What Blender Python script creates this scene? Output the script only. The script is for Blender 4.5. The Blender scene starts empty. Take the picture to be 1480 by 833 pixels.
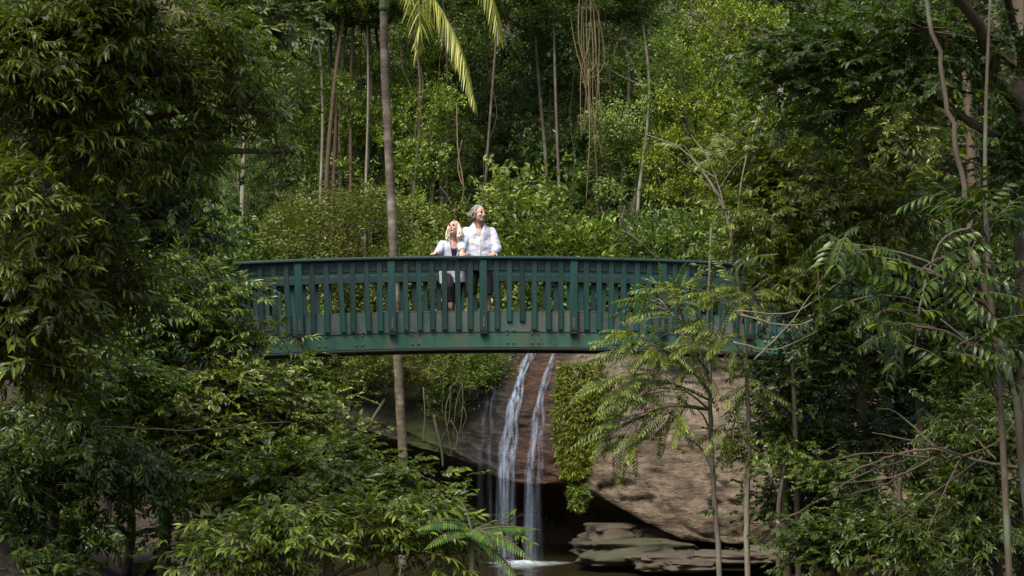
import bpy, math
import numpy as np
from mathutils import Vector, Matrix, noise as mnoise
rng = np.random.default_rng(11)
R = math.radians
sc = bpy.context.scene
COL = sc.collection
FPX = 2055.0; PITCH = math.atan(153.5/FPX); EYE = 3.6

def pt(px, py, Y):
    """point seen at photograph pixel (px,py) that stands Y metres in front of the eye"""
    v = (416.5-py)/FPX; u = (px-740)/FPX
    yy = math.cos(PITCH)-v*math.sin(PITCH); zz = math.sin(PITCH)+v*math.cos(PITCH)
    t = Y/yy
    return np.array([u*t, Y, EYE+zz*t])

# ------------------------------------------------------------------ tags
def tag(o, label=None, cat=None, group=None, kind=None):
    if label: o['label'] = label
    if cat: o['category'] = cat
    if group: o['group'] = group
    if kind: o['kind'] = kind
    return o
def empty(name, loc=(0,0,0), label=None, cat=None, group=None, rz=0.0):
    o = bpy.data.objects.new(name, None); COL.objects.link(o)
    o.location = tuple(float(c) for c in loc); o.rotation_euler = (0,0,rz); o.empty_display_size = .2
    return tag(o, label, cat, group)
def link(name, me, parent=None, mats=(), loc=None):
    o = bpy.data.objects.new(name, me); COL.objects.link(o)
    if parent is not None: o.parent = parent
    for m in mats:
        me.materials.append(m)
    if loc is not None: o.location = tuple(float(c) for c in loc)
    return o
def copy_tree(o, parent=None):
    c = o.copy(); COL.objects.link(c); c.parent = parent
    for ch in list(o.children): copy_tree(ch, c)
    return c

# ------------------------------------------------------------------ mesh building
class Buf:
    """collects verts and faces (numpy) of one mesh"""
    def __init__(s): s.V=[]; s.L=[]; s.T=[]; s.M=[]; s.A=[]; s.n=0
    def add(s, V, loops, tot, mi=0, tint=None):
        V = np.asarray(V, float).reshape(-1,3)
        s.V.append(V); s.L.append(np.asarray(loops, np.int64)+s.n); tot=np.asarray(tot, np.int64); s.T.append(tot)
        s.M.append(np.full(len(tot), mi) if np.isscalar(mi) else np.asarray(mi))
        s.A.append(np.full(len(V), .5) if tint is None else np.asarray(tint))
        s.n += len(V)
    def faces(s, V, F, mi=0, tint=None):
        s.add(V, [i for f in F for i in f], [len(f) for f in F], mi, tint)
    def mesh(s, name, smooth=True):
        me = bpy.data.meshes.new(name)
        V=np.concatenate(s.V); L=np.concatenate(s.L); T=np.concatenate(s.T); M=np.concatenate(s.M); A=np.concatenate(s.A)
        me.vertices.add(len(V)); me.vertices.foreach_set('co', V.astype(np.float32).ravel())
        me.loops.add(len(L)); me.loops.foreach_set('vertex_index', L.astype(np.int32))
        me.polygons.add(len(T)); me.polygons.foreach_set('loop_start', np.concatenate([[0],np.cumsum(T)[:-1]]).astype(np.int32))
        me.polygons.foreach_set('loop_total', T.astype(np.int32))
        me.polygons.foreach_set('material_index', M.astype(np.int32))
        me.polygons.foreach_set('use_smooth', np.full(len(T), smooth))
        at = me.attributes.new('tint','FLOAT','POINT'); at.data.foreach_set('value', A.astype(np.float32))
        me.update(calc_edges=True); me.validate()
        return me
    def obj(s, name, mats, parent=None, smooth=True, loc=None):
        return link(name, s.mesh(name, smooth), parent, mats, loc)

def box(b, c, sx, sy, sz, bev=0.006, rot=None, mi=0):
    """bevelled box: 24 verts"""
    hx,hy,hz = sx/2,sy/2,sz/2; bev=min(bev,hx*.9,hy*.9,hz*.9)
    V=[];idx={}
    for X in (-1,1):
        for Y in (-1,1):
            for Z in (-1,1):
                for a in range(3):
                    p=[X*(hx-bev),Y*(hy-bev),Z*(hz-bev)]
                    p[a]=(X,Y,Z)[a]*(hx,hy,hz)[a]; idx[(X,Y,Z,a)]=len(V); V.append(p)
    F=[]
    for a in range(3):
        o=[i for i in range(3) if i!=a]
        for s_ in (-1,1):
            def k(u,v):
                t=[0,0,0]; t[a]=s_; t[o[0]]=u; t[o[1]]=v; return tuple(t)
            f=[idx[(*k(u,v),a)] for u,v in ((-1,-1),(1,-1),(1,1),(-1,1))]
            if (s_>0)==(a==1): f.reverse()
            F.append(f)
    for a in range(3):
        o=[i for i in range(3) if i!=a]
        for u in (-1,1):
            for v in (-1,1):
                def k(w):
                    t=[0,0,0]; t[a]=w; t[o[0]]=u; t[o[1]]=v; return tuple(t)
                f=[idx[(*k(-1),o[0])],idx[(*k(1),o[0])],idx[(*k(1),o[1])],idx[(*k(-1),o[1])]]
                F.append(f)
    for X in (-1,1):
        for Y in (-1,1):
            for Z in (-1,1): F.append([idx[(X,Y,Z,a)] for a in range(3)])
    V=np.array(V)
    if rot is not None: V=V@np.array(rot).T
    V=V+np.array(c)
    # fix winding outward
    ctr=np.array(c)
    G=[]
    for f in F:
        p=V[f]; n=np.cross(p[1]-p[0],p[2]-p[0])
        G.append(f if np.dot(n,p.mean(0)-ctr)>0 else f[::-1])
    b.faces(V,G,mi)
def rotm(ax,ang):
    return np.array(Matrix.Rotation(ang,3,ax))

def tube(b, P, r, k=6, mi=0, tint=None, ry=None, side=None, caps=True, bump=0.0):
    """tapered tube through points P with radii r"""
    P=np.asarray(P,float); n=len(P); r=np.broadcast_to(np.asarray(r,float),(n,)).copy()
    ry=r if ry is None else np.broadcast_to(np.asarray(ry,float),(n,))
    T=np.gradient(P,axis=0); T/=np.linalg.norm(T,axis=1,keepdims=True)+1e-9
    if side is None:
        ref=np.array([0,0,1.]) if abs(T[0][2])<.9 else np.array([1.,0,0])
    else: ref=None
    S=np.zeros_like(P); U=np.zeros_like(P)
    for i in range(n):
        if side is not None: s=np.array(side,float)
        elif i==0: s=np.cross(T[0],ref)
        else: s=S[i-1]
        s=s-T[i]*np.dot(s,T[i]); s/=np.linalg.norm(s)+1e-9
        S[i]=s; U[i]=np.cross(T[i],s)
    a=np.arange(k)*2*math.pi/k
    V=P[:,None]+S[:,None]*(np.cos(a)[None,:,None]*r[:,None,None])+U[:,None]*(np.sin(a)[None,:,None]*ry[:,None,None])
    if bump: V=V+(rng.random((n,k,1))-.5)*2*bump*(V-P[:,None])
    V=V.reshape(-1,3)
    i=np.arange(n-1)[:,None]*k; j=np.arange(k)[None]; j2=(j+1)%k
    Q=np.stack([i+j,i+j2,i+k+j2,i+k+j],-1).reshape(-1)
    L=list(Q); tot=[4]*((n-1)*k)
    if caps:
        L+=list(range(k))[::-1]+[(n-1)*k+q for q in range(k)]; tot+=[k,k]
    b.add(V,L,tot,mi,None if tint is None else np.full(len(V),tint))

def smooth_path(ctrl, n):
    """Catmull-Rom through control points"""
    C=np.asarray(ctrl,float); C=np.vstack([2*C[0]-C[1],C,2*C[-1]-C[-2]])
    m=len(C)-3; out=[]
    for q in np.linspace(0,m-1e-6,n):
        i=int(q); t=q-i; p0,p1,p2,p3=C[i:i+4]
        out.append(.5*((2*p1)+(-p0+p2)*t+(2*p0-5*p1+4*p2-p3)*t*t+(-p0+3*p1-3*p2+p3)*t**3))
    return np.array(out)
def unit(v):
    v=np.asarray(v,float); return v/(np.linalg.norm(v,axis=-1,keepdims=True)+1e-9)
def fbm(x,y,z,o=4):
    return mnoise.fractal(Vector((x,y,z)),1.0,2.0,o)

# ------------------------------------------------------------------ materials
def nmat(name):
    m=bpy.data.materials.new(name); m.use_nodes=True
    nt=m.node_tree; nt.nodes.clear()
    out=nt.nodes.new('ShaderNodeOutputMaterial'); return m,nt,out
def N(nt,t,**k):
    n=nt.nodes.new(t)
    for a,v in k.items():
        if a.startswith('i_'): n.inputs[a[2:].replace('_',' ')].default_value=v
        else: setattr(n,a,v)
    return n
def ramp(nt,fac,stops):
    r=nt.nodes.new('ShaderNodeValToRGB'); e=r.color_ramp.elements
    while len(e)<len(stops): e.new(.5)
    for q,(p,c) in zip(e,stops):
        q.position=p; q.color=(*c,1) if len(c)==3 else c
    nt.links.new(fac,r.inputs[0]); return r
def mixc(nt,f,a,b_,mode='MIX'):
    m=nt.nodes.new('ShaderNodeMix'); m.data_type='RGBA'; m.blend_type=mode
    for s,v in ((m.inputs[0],f),(m.inputs[6],a),(m.inputs[7],b_)):
        if hasattr(v,'links'): nt.links.new(v,s)
        else: s.default_value=v if not isinstance(v,tuple) or len(v)==4 else (*v,1)
    return m.outputs[2]
def noise(nt,scale,detail=4,rough=.55,vec=None,dist=0):
    n=N(nt,'ShaderNodeTexNoise'); n.inputs['Scale'].default_value=scale; n.inputs['Detail'].default_value=detail
    n.inputs['Roughness'].default_value=rough; n.inputs['Distortion'].default_value=dist
    if vec is not None: nt.links.new(vec,n.inputs['Vector'])
    return n
def coords(nt,scale=(1,1,1),kind='Object'):
    tc=N(nt,'ShaderNodeTexCoord'); mp=N(nt,'ShaderNodeMapping'); mp.inputs['Scale'].default_value=scale
    nt.links.new(tc.outputs[kind],mp.inputs[0]); return mp.outputs[0]
def bumpn(nt,h,strength=.4,dist=.02):
    b=N(nt,'ShaderNodeBump'); b.inputs['Strength'].default_value=strength; b.inputs['Distance'].default_value=dist
    nt.links.new(h,b.inputs['Height']); return b.outputs[0]
def simple(name,c,rough=.7,c2=None,scale=20,bump=.2,metal=0,bd=.004):
    m,nt,out=nmat(name); p=N(nt,'ShaderNodeBsdfPrincipled'); v=coords(nt)
    n=noise(nt,scale,5,vec=v)
    c2=c2 or tuple(q*.7 for q in c)
    nt.links.new(mixc(nt,n.outputs[0],c,c2),p.inputs['Base Color'])
    p.inputs['Roughness'].default_value=rough; p.inputs['Metallic'].default_value=metal
    nt.links.new(bumpn(nt,n.outputs[0],bump,bd),p.inputs['Normal'])
    nt.links.new(p.outputs[0],out.inputs[0]); return m
def leaf_mat(name, ca, cb, rough=.42, trans=.3, tc=(1.3,1.5,.5), spec=.5):
    """ca..cb by leaf, multiplied by the plant's own object colour"""
    m,nt,out=nmat(name); p=N(nt,'ShaderNodeBsdfPrincipled')
    at=N(nt,'ShaderNodeAttribute',attribute_name='tint'); oi=N(nt,'ShaderNodeObjectInfo')
    r=ramp(nt,at.outputs['Fac'],[(0,ca),(.55,tuple((a+b)/2 for a,b in zip(ca,cb))),(.93,cb),(.985,tuple(1.5*c for c in cb)),(1,(.16,.1,.02))])
    col=mixc(nt,1.0,r.outputs[0],oi.outputs['Color'],'MULTIPLY')
    nt.links.new(col,p.inputs['Base Color']); p.inputs['Roughness'].default_value=rough
    p.inputs['Specular IOR Level'].default_value=spec
    t=N(nt,'ShaderNodeBsdfTranslucent'); nt.links.new(mixc(nt,1.0,col,(*tc,1),'MULTIPLY'),t.inputs[0])
    mx=N(nt,'ShaderNodeMixShader'); mx.inputs[0].default_value=trans
    nt.links.new(p.outputs[0],mx.inputs[1]); nt.links.new(t.outputs[0],mx.inputs[2]); nt.links.new(mx.outputs[0],out.inputs[0])
    return m
def bark_mat(name,c1,c2,sc_=(6,6,1.2),patch=None):
    m,nt,out=nmat(name); p=N(nt,'ShaderNodeBsdfPrincipled'); v=coords(nt,sc_)
    n=noise(nt,3,6,.65,vec=v); n2=noise(nt,2.2,3,.5,vec=coords(nt))
    c=mixc(nt,n.outputs[0],c1,c2)
    if patch: 
        rr=ramp(nt,n2.outputs[0],[(.5,(0,0,0)),(.62,(1,1,1))]); c=mixc(nt,rr.outputs[0],c,patch)
    nt.links.new(c,p.inputs['Base Color']); p.inputs['Roughness'].default_value=.85
    nt.links.new(bumpn(nt,n.outputs[0],.6,.02),p.inputs['Normal']); nt.links.new(p.outputs[0],out.inputs[0]); return m

M={}
M['bark']=bark_mat('bark_brown',(.12,.088,.052),(.035,.026,.016),patch=(.11,.12,.08))
M['bark_pale']=bark_mat('bark_pale',(.27,.235,.165),(.10,.08,.05),patch=(.22,.22,.16))
M['bark_red']=bark_mat('bark_reddish',(.12,.07,.04),(.04,.026,.016))
M['twig']=bark_mat('twig',(.13,.095,.055),(.05,.036,.022))
M['vine']=bark_mat('vine_tan',(.21,.145,.08),(.08,.055,.032))
M['leaf_gloss']=leaf_mat('leaf_gloss',(.016,.034,.008),(.21,.24,.024),rough=.36,trans=.3)
M['leaf_soft']=leaf_mat('leaf_soft',(.03,.055,.012),(.20,.22,.025),rough=.45,trans=.3)
M['leaf_far']=leaf_mat('leaf_far',(.018,.034,.009),(.24,.255,.055),rough=.42,trans=.25)
# ------------------------------------------------------------------ camera, world, sun
cam=bpy.data.cameras.new('camera'); co=bpy.data.objects.new('camera',cam); COL.objects.link(co)
cam.sensor_width=36; cam.lens=36*FPX/1480; cam.clip_end=500; cam.clip_start=.05
co.location=(0,0,EYE); co.rotation_euler=(R(90)+PITCH,0,0); sc.camera=co
w=bpy.data.worlds.new('World'); sc.world=w; w.use_nodes=True
SUN_EL,SUN_AZ=55,-32     # azimuth of the sun measured from behind the eye (-y) towards -x
nt=w.node_tree; bg=nt.nodes['Background']; sky=nt.nodes.new('ShaderNodeTexSky'); sky.sky_type='NISHITA'
sky.sun_disc=False; sky.sun_elevation=R(SUN_EL); sky.air_density=1.0; sky.dust_density=2.5
sd=np.array([math.sin(R(SUN_AZ))*math.cos(R(SUN_EL)),-math.cos(R(SUN_AZ))*math.cos(R(SUN_EL)),math.sin(R(SUN_EL))])
sky.sun_rotation=math.atan2(sd[0],sd[1])
nt.links.new(sky.outputs[0],bg.inputs[0]); bg.inputs[1].default_value=.10
sl=bpy.data.lights.new('sun','SUN'); sl.energy=2.9; sl.angle=R(32); sl.color=(1,.95,.86)
so=bpy.data.objects.new('sun',sl); COL.objects.link(so); so.rotation_euler=Vector(sd).to_track_quat('Z','Y').to_euler(); so.location=(0,-5,30)
sc.view_settings.view_transform='Standard'; sc.view_settings.look='None'; sc.view_settings.exposure=1.12; sc.view_settings.gamma=1
cy=sc.cycles; cy.use_denoising=True; cy.denoiser='OPENIMAGEDENOISE'; cy.max_bounces=5; cy.diffuse_bounces=3; cy.glossy_bounces=2
cy.transmission_bounces=3; cy.transparent_max_bounces=24; cy.caustics_reflective=False; cy.caustics_refractive=False
cy.sample_clamp_indirect=4; cy.use_adaptive_sampling=False

# ------------------------------------------------------------------ ground
def lerp(x,a,b,va,vb):
    t=np.clip((x-a)/(b-a),0,1); return va+(vb-va)*t
def H(x,y,nz=True):
    c=np.interp(y,[-60,-4,4,12,20,26,60],[7,2.3,2.0,.75,-.3,-.6,-.6])
    xl=lerp(y,14,28,-1.5,-5.2); xr=lerp(y,14,28,3.4,8.0)
    b=max(0,xl-x)*.72+max(0,x-xr)*.55
    b=min(b,5)+max(0,b-5)*.35
    if y<3: b*=lerp(y,-2,3,.4,1)
    z=c+b
    hill=4.3+max(0,y-35.7)*.52
    if abs(x)>10: hill+=(abs(x)-10)*.12
    hill=min(hill,40+max(0,y-100)*.1)
    s=lerp(y,34.4,35.8,0,1); s=s*s*(3-2*s)
    z=z*(1-s)+max(hill,z)*s
    if nz: z+=.22*fbm(x*.35,y*.35,1.3)+.05*fbm(x*2,y*2,5)
    return float(z)
def axis(lo,hi,mid0,mid1,fine,coarse):
    a=[lo]
    while a[-1]<hi:
        x=a[-1]; a.append(x+(fine if mid0<=x<=mid1 else max(fine,min(coarse,.18*min(abs(x-mid0),abs(x-mid1))+fine))))
    return a
gx=axis(-160,160,-12,12,.28,12); gy=axis(-90,220,4,40,.28,12)
b=Buf(); V=np.array([[x,y,H(x,y)] for y in gy for x in gx]); nx=len(gx); ny=len(gy)
i=(np.arange(ny-1)[:,None]*nx+np.arange(nx-1)[None]).reshape(-1)
b.add(V,np.stack([i,i+1,i+nx+1,i+nx],-1).reshape(-1),[4]*len(i))
m,nt,out=nmat('forest_floor'); p=N(nt,'ShaderNodeBsdfPrincipled'); v=coords(nt)
n1=noise(nt,1.2,6,.6,vec=v); n2=noise(nt,9,5,.6,vec=v); n3=noise(nt,34,3,.6,vec=v)
r1=ramp(nt,n1.outputs[0],[(.3,(.05,.032,.018)),(.5,(.075,.045,.024)),(.7,(.028,.022,.012))])
r2=ramp(nt,n3.outputs[0],[(.45,(.016,.012,.007)),(.6,(.075,.047,.024)),(.75,(.04,.026,.014))])
nt.links.new(mixc(nt,.5,r1.outputs[0],r2.outputs[0]),p.inputs['Base Color']); p.inputs['Roughness'].default_value=.9
nt.links.new(bumpn(nt,n2.outputs[0],.9,.06),p.inputs['Normal']); nt.links.new(p.outputs[0],out.inputs[0]); M['ground']=m
tag(b.obj('ground',[m]),'brown earth and leaf litter of the gorge banks and slope',kind='structure')

# ------------------------------------------------------------------ pool
b=Buf(); n=60
V=np.array([[x,y,0.0] for y in np.linspace(19,36,n) for x in np.linspace(-13,13,n)])
i=(np.arange(n-1)[:,None]*n+np.arange(n-1)[None]).reshape(-1)
b.add(V,np.stack([i,i+1,i+n+1,i+n],-1).reshape(-1),[4]*len(i))
m,nt,out=nmat('pool_water'); p=N(nt,'ShaderNodeBsdfPrincipled'); v=coords(nt)
p.inputs['Base Color'].default_value=(.028,.022,.010,1); p.inputs['Roughness'].default_value=.09
p.inputs['Specular IOR Level'].default_value=.6
nn=noise(nt,2.2,4,.6,vec=v,dist=.5); nt.links.new(bumpn(nt,nn.outputs[0],.25,.06),p.inputs['Normal']); nt.links.new(p.outputs[0],out.inputs[0])
tag(b.obj('water',[m]),'dark brown pool water under the fall',kind='structure')

# ------------------------------------------------------------------ cliff (loft of profiles; px, pixel rows and depths along the face)
#      px   brow(py,Y)   mid(py,Y)    lip(py,Y)    floorY
CL=[( 140,(545,34.2),(590,33.8),(625,33.6),35.0),
    ( 380,(552,34.2),(590,33.7),(625,33.5),35.4),
    ( 470,(545,34.2),(588,33.5),(628,33.3),35.8),
    ( 540,(540,34.2),(592,33.3),(632,33.1),36.0),
    ( 600,(540,34.3),(600,33.5),(645,33.1),36.0),
    ( 645,(540,34.0),(603,33.2),(655,32.8),36.0),
    ( 690,(528,33.6),(606,32.4),(672,32.0),35.6),
    ( 722,(514,33.0),(602,31.8),(690,31.3),35.4),
    ( 760,(506,32.8),(600,31.5),(698,31.0),35.2),
    ( 800,(508,32.6),(600,31.2),(697,30.7),35.0),
    ( 835,(512,32.2),(610,30.8),(697,30.4),34.6),
    ( 880,(518,31.8),(630,30.4),(725,30.0),34.2),
    ( 930,(540,31.4),(650,30.0),(753,29.7),33.8),
    ( 980,(560,31.2),(670,29.8),(777,29.5),33.4),
    (1040,(561,31.1),(680,29.7),(783,29.4),33.2),
    (1100,(562,31.2),(690,29.8),(786,29.5),33.2),
    (1200,(565,31.5),(690,30.1),(786,29.9),33.4),
    (1400,(570,32.2),(690,31.2),(786,31.0),34.0)]
def cliff_prof(px):
    xs=[c[0] for c in CL]
    g=lambda a,k: float(np.interp(px,xs,[c[a][k] for c in CL]))
    fl=float(np.interp(px,xs,[c[4] for c in CL]))
    brow=pt(px,g(1,0),g(1,1)); mid=pt(px,g(2,0),g(2,1)); lip=pt(px,g(3,0),g(3,1))
    X=(brow[0]+mid[0]+lip[0])/3
    right=np.clip((px-860)/120,0,1)
    back=np.array([X,brow[1]+2.6,brow[2]+.55+.35*right]); back2=np.array([X,brow[1]+6,brow[2]+1.5])
    top2=np.array([X,brow[1]+.5,brow[2]+.14])
    um=np.array([X,lip[1]+.35,lip[2]+.02]); u2=np.array([X,lip[1]+(fl-lip[1])*.55,lip[2]*.82+.05]); u3=np.array([X,fl,lip[2]*.3])
    u4=np.array([X,fl,-.7])
    m1=brow*.5+mid*.5; m1[1]-=.22; m2=mid*.5+lip*.5; m2[1]-=.12
    for q in (brow,mid,lip,m1,m2): q[0]=X
    return np.array([back2,back,top2,brow,m1,mid,m2,lip,um,u2,u3,u4])
def prof_dense(px):
    C=cliff_prof(px); seg=[(0,1,8),(1,3,14),(3,7,66),(7,8,6),(8,11,26)]
    out=[]
    S=smooth_path(C,12*40); # param uniform per ctrl
    for a,c,n in seg:
        q=np.linspace(a,c,n,endpoint=False)/11*(len(S)-1)
        for t in q:
            i=int(t); f=t-i; out.append(S[i]*(1-f)+S[min(i+1,len(S)-1)]*f)
    out.append(C[-1]); return np.array(out)
def cliff_disp(p,px,k):
    """strata and knobbles, pushes along -y"""
    dip=p[2]+.36*p[0]+.12*fbm(p[0]*.8,1,p[2]*.8)
    face=1.0 if 20<=k<=100 else .4
    s=0.0
    st=.5+.5*math.sin(dip*9+1.6*fbm(p[0]*.35,p[2]*.6,2))
    wet=max(0,1-abs(px-740)/110)
    left=np.clip((690-px)/60,0,1)
    amp=.10*(.3+.9*wet+.8*left)
    ledges=(dip*2.6+.8*fbm(p[0]*.7,0,dip*1.1))%1.0; amp*=.55+.9*abs(fbm(p[0]*1.3,4,p[2]*1.3))
    s+=amp*(ledges**2.2)*1.5
    crv=p[2]+.28*p[0]+.05*p[0]*p[0]; s-=.07*max(0,1-abs(((crv*.9+.35*fbm(p[0]*.6,3,p[2]*.7))%1.0)-.5)/.045)*(px>800)
    s+=.16*fbm(p[0]*.55,p[1]*.4,p[2]*.8)+.05*fbm(p[0]*2.1,p[1],p[2]*3.2)+.028*fbm(p[0]*6,p[1]*3,p[2]*9)
    # eroded pockets low on the right block
    q=fbm(p[0]*1.1+7,2.2,p[2]*2.6)
    lowz=np.clip(1-abs(p[2]-1.3-.35*(px<960))/.7,0,1)*(px>860)
    if q>.3: s-=lowz*min(.16,(q-.3)*1.0)
    return s*face
pxs=np.concatenate([np.arange(140,470,14),np.arange(470,1150,4.0),np.arange(1150,1401,14)])
rows=[]
for px in pxs:
    D=prof_dense(px)
    for k in range(len(D)):
        d=cliff_disp(D[k],px,k)
        if k<22: D[k][2]+=d*.6
        elif k>93: D[k][2]+= -d*.8; D[k][1]-=d*.3
        else: D[k][1]-=d
    rows.append(D)
G=np.array(rows); nc,nr=G.shape[:2]
b=Buf(); i=(np.arange(nc-1)[:,None]*nr+np.arange(nr-1)[None]).reshape(-1)
b.add(G.reshape(-1,3),np.stack([i,i+1,i+nr+1,i+nr],-1).reshape(-1),[4]*len(i))
m,nt,out=nmat('sandstone'); p=N(nt,'ShaderNodeBsdfPrincipled'); v=coords(nt)
geo=N(nt,'ShaderNodeTexCoord'); sx=N(nt,'ShaderNodeSeparateXYZ'); nt.links.new(geo.outputs['Object'],sx.inputs[0])
n1=noise(nt,.9,6,.62,vec=v); n2=noise(nt,7,6,.65,vec=v); n3=noise(nt,3,6,.7,vec=coords(nt,(1,1,5)),dist=.4)
vor=N(nt,'ShaderNodeTexVoronoi'); vor.inputs['Scale'].default_value=5; nt.links.new(coords(nt,(1,1,2)),vor.inputs['Vector'])
dry=ramp(nt,n1.outputs[0],[(.28,(.052,.041,.028)),(.42,(.092,.072,.05)),(.52,(.135,.105,.073)),(.64,(.10,.078,.053)),(.78,(.062,.049,.035))])
dk=ramp(nt,n3.outputs[0],[(.34,(.22,.2,.19)),(.47,(.85,.83,.8)),(.56,(1.25,1.2,1.1)),(.72,(.55,.5,.46))])
dryc=mixc(nt,.8,dry.outputs[0],dk.outputs[0],'MULTIPLY')
lich=ramp(nt,n2.outputs[0],[(.62,(0,0,0)),(.72,(1,1,1))]); dryc=mixc(nt,lich.outputs[0],dryc,(.4,.37,.32,1)) if False else dryc
wet1=ramp(nt,n3.outputs[0],[(.3,(.006,.004,.003)),(.46,(.022,.011,.006)),(.6,(.075,.03,.010)),(.75,(.03,.018,.011))])
wet2=ramp(nt,n3.outputs[0],[(.3,(.004,.004,.004)),(.5,(.014,.011,.009)),(.62,(.035,.027,.021)),(.75,(.02,.013,.009))])
# wet zone across the fall: x about -1.2 .. 1.35
def smask(out_,a,b_,c,d,wob=.0):
    mr=ramp(nt,out_,[(a,(0,0,0)),(b_,(1,1,1)),(c,(1,1,1)),(d,(0,0,0))]); return mr.outputs[0]
ma=N(nt,'ShaderNodeMath',operation='MULTIPLY_ADD'); nt.links.new(n1.outputs[0],ma.inputs[0]); ma.inputs[1].default_value=.9; nt.links.new(sx.outputs[0],ma.inputs[2])
mb=N(nt,'ShaderNodeMapRange'); mb.inputs['From Min'].default_value=-6; mb.inputs['From Max'].default_value=6; nt.links.new(ma.outputs[0],mb.inputs[0])
wmask=smask(mb.outputs[0],.40,.44,.635,.665); p.inputs['Specular IOR Level'].default_value=.3
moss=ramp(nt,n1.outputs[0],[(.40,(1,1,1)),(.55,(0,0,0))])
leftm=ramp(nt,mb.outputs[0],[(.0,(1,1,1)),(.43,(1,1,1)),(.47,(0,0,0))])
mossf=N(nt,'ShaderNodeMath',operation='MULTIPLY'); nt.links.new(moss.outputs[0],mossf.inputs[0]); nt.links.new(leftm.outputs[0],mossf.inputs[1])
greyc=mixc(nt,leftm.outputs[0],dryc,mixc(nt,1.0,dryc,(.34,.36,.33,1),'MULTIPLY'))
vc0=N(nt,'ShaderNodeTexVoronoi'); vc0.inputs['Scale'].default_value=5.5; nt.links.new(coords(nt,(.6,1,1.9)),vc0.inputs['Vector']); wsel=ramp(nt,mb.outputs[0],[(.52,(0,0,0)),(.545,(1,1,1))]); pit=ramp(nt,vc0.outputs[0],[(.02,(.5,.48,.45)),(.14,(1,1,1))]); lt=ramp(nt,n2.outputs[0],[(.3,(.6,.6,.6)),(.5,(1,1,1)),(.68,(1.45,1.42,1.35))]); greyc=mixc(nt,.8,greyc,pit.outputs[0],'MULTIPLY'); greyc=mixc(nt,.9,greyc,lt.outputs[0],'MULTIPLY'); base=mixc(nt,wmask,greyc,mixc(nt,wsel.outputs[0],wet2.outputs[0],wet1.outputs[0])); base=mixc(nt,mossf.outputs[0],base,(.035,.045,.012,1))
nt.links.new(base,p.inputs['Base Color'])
rr=N(nt,'ShaderNodeMapRange'); nt.links.new(wmask,rr.inputs[0]); rr.inputs['To Min'].default_value=.88; rr.inputs['To Max'].default_value=.5
nt.links.new(rr.outputs[0],p.inputs['Roughness'])
n6=noise(nt,22,8,.75,vec=v); vc=N(nt,'ShaderNodeTexVoronoi'); vc.inputs['Scale'].default_value=7; vc.inputs['Randomness'].default_value=1; nt.links.new(coords(nt,(.8,1,1.7)),vc.inputs['Vector'])
cr=ramp(nt,vc.outputs[0],[(0,(0,0,0)),(.28,(1,1,1))]); h0=mixc(nt,.5,n6.outputs[0],cr.outputs[0])
hh=N(nt,'ShaderNodeMath',operation='ADD'); nt.links.new(n3.outputs[0],hh.inputs[0]); nt.links.new(h0,hh.inputs[1])
nt.links.new(bumpn(nt,hh.outputs[0],.75,.06),p.inputs['Normal']); nt.links.new(p.outputs[0],out.inputs[0]); M['rock']=m
tag(b.obj('cliff',[m]),'sandstone overhang with a dark cave beneath, wet where the fall runs',kind='structure')

# ------------------------------------------------------------------ waterfall
def dense_at(px):
    j=np.interp(px,pxs,np.arange(len(pxs))); a=int(j); f=j-a; a2=min(a+1,len(pxs)-1)
    return G[a]*(1-f)+G[a2]*f
m,nt,out=nmat('falling_water'); p=N(nt,'ShaderNodeBsdfPrincipled')
p.inputs['Base Color'].default_value=(.5,.6,.74,1); p.inputs['Roughness'].default_value=.5
tl=N(nt,'ShaderNodeBsdfTranslucent'); tl.inputs[0].default_value=(.62,.72,.86,1)
m1=N(nt,'ShaderNodeMixShader'); m1.inputs[0].default_value=.45; nt.links.new(p.outputs[0],m1.inputs[1]); nt.links.new(tl.outputs[0],m1.inputs[2])
tr=N(nt,'ShaderNodeBsdfTransparent')
na=noise(nt,4,4,.6,vec=coords(nt,(3.2,1.5,.16)),dist=.15); at=N(nt,'ShaderNodeAttribute',attribute_name='tint')
al=ramp(nt,na.outputs[0],[(.36,(.02,.02,.02)),(.68,(.95,.95,.95))])
mu=N(nt,'ShaderNodeMath',operation='MULTIPLY'); nt.links.new(al.outputs[0],mu.inputs[0]); nt.links.new(at.outputs['Fac'],mu.inputs[1]); mu.use_clamp=True
m2=N(nt,'ShaderNodeMixShader'); nt.links.new(mu.outputs[0],m2.inputs[0]); nt.links.new(tr.outputs[0],m2.inputs[1]); nt.links.new(m1.outputs[0],m2.inputs[2])
nt.links.new(m2.outputs[0],out.inputs[0]); M['fall']=m
fall=empty('waterfall',(.2,31,0),'silky white waterfall in two strands over the brown rock face into the pool','waterfall')
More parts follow.
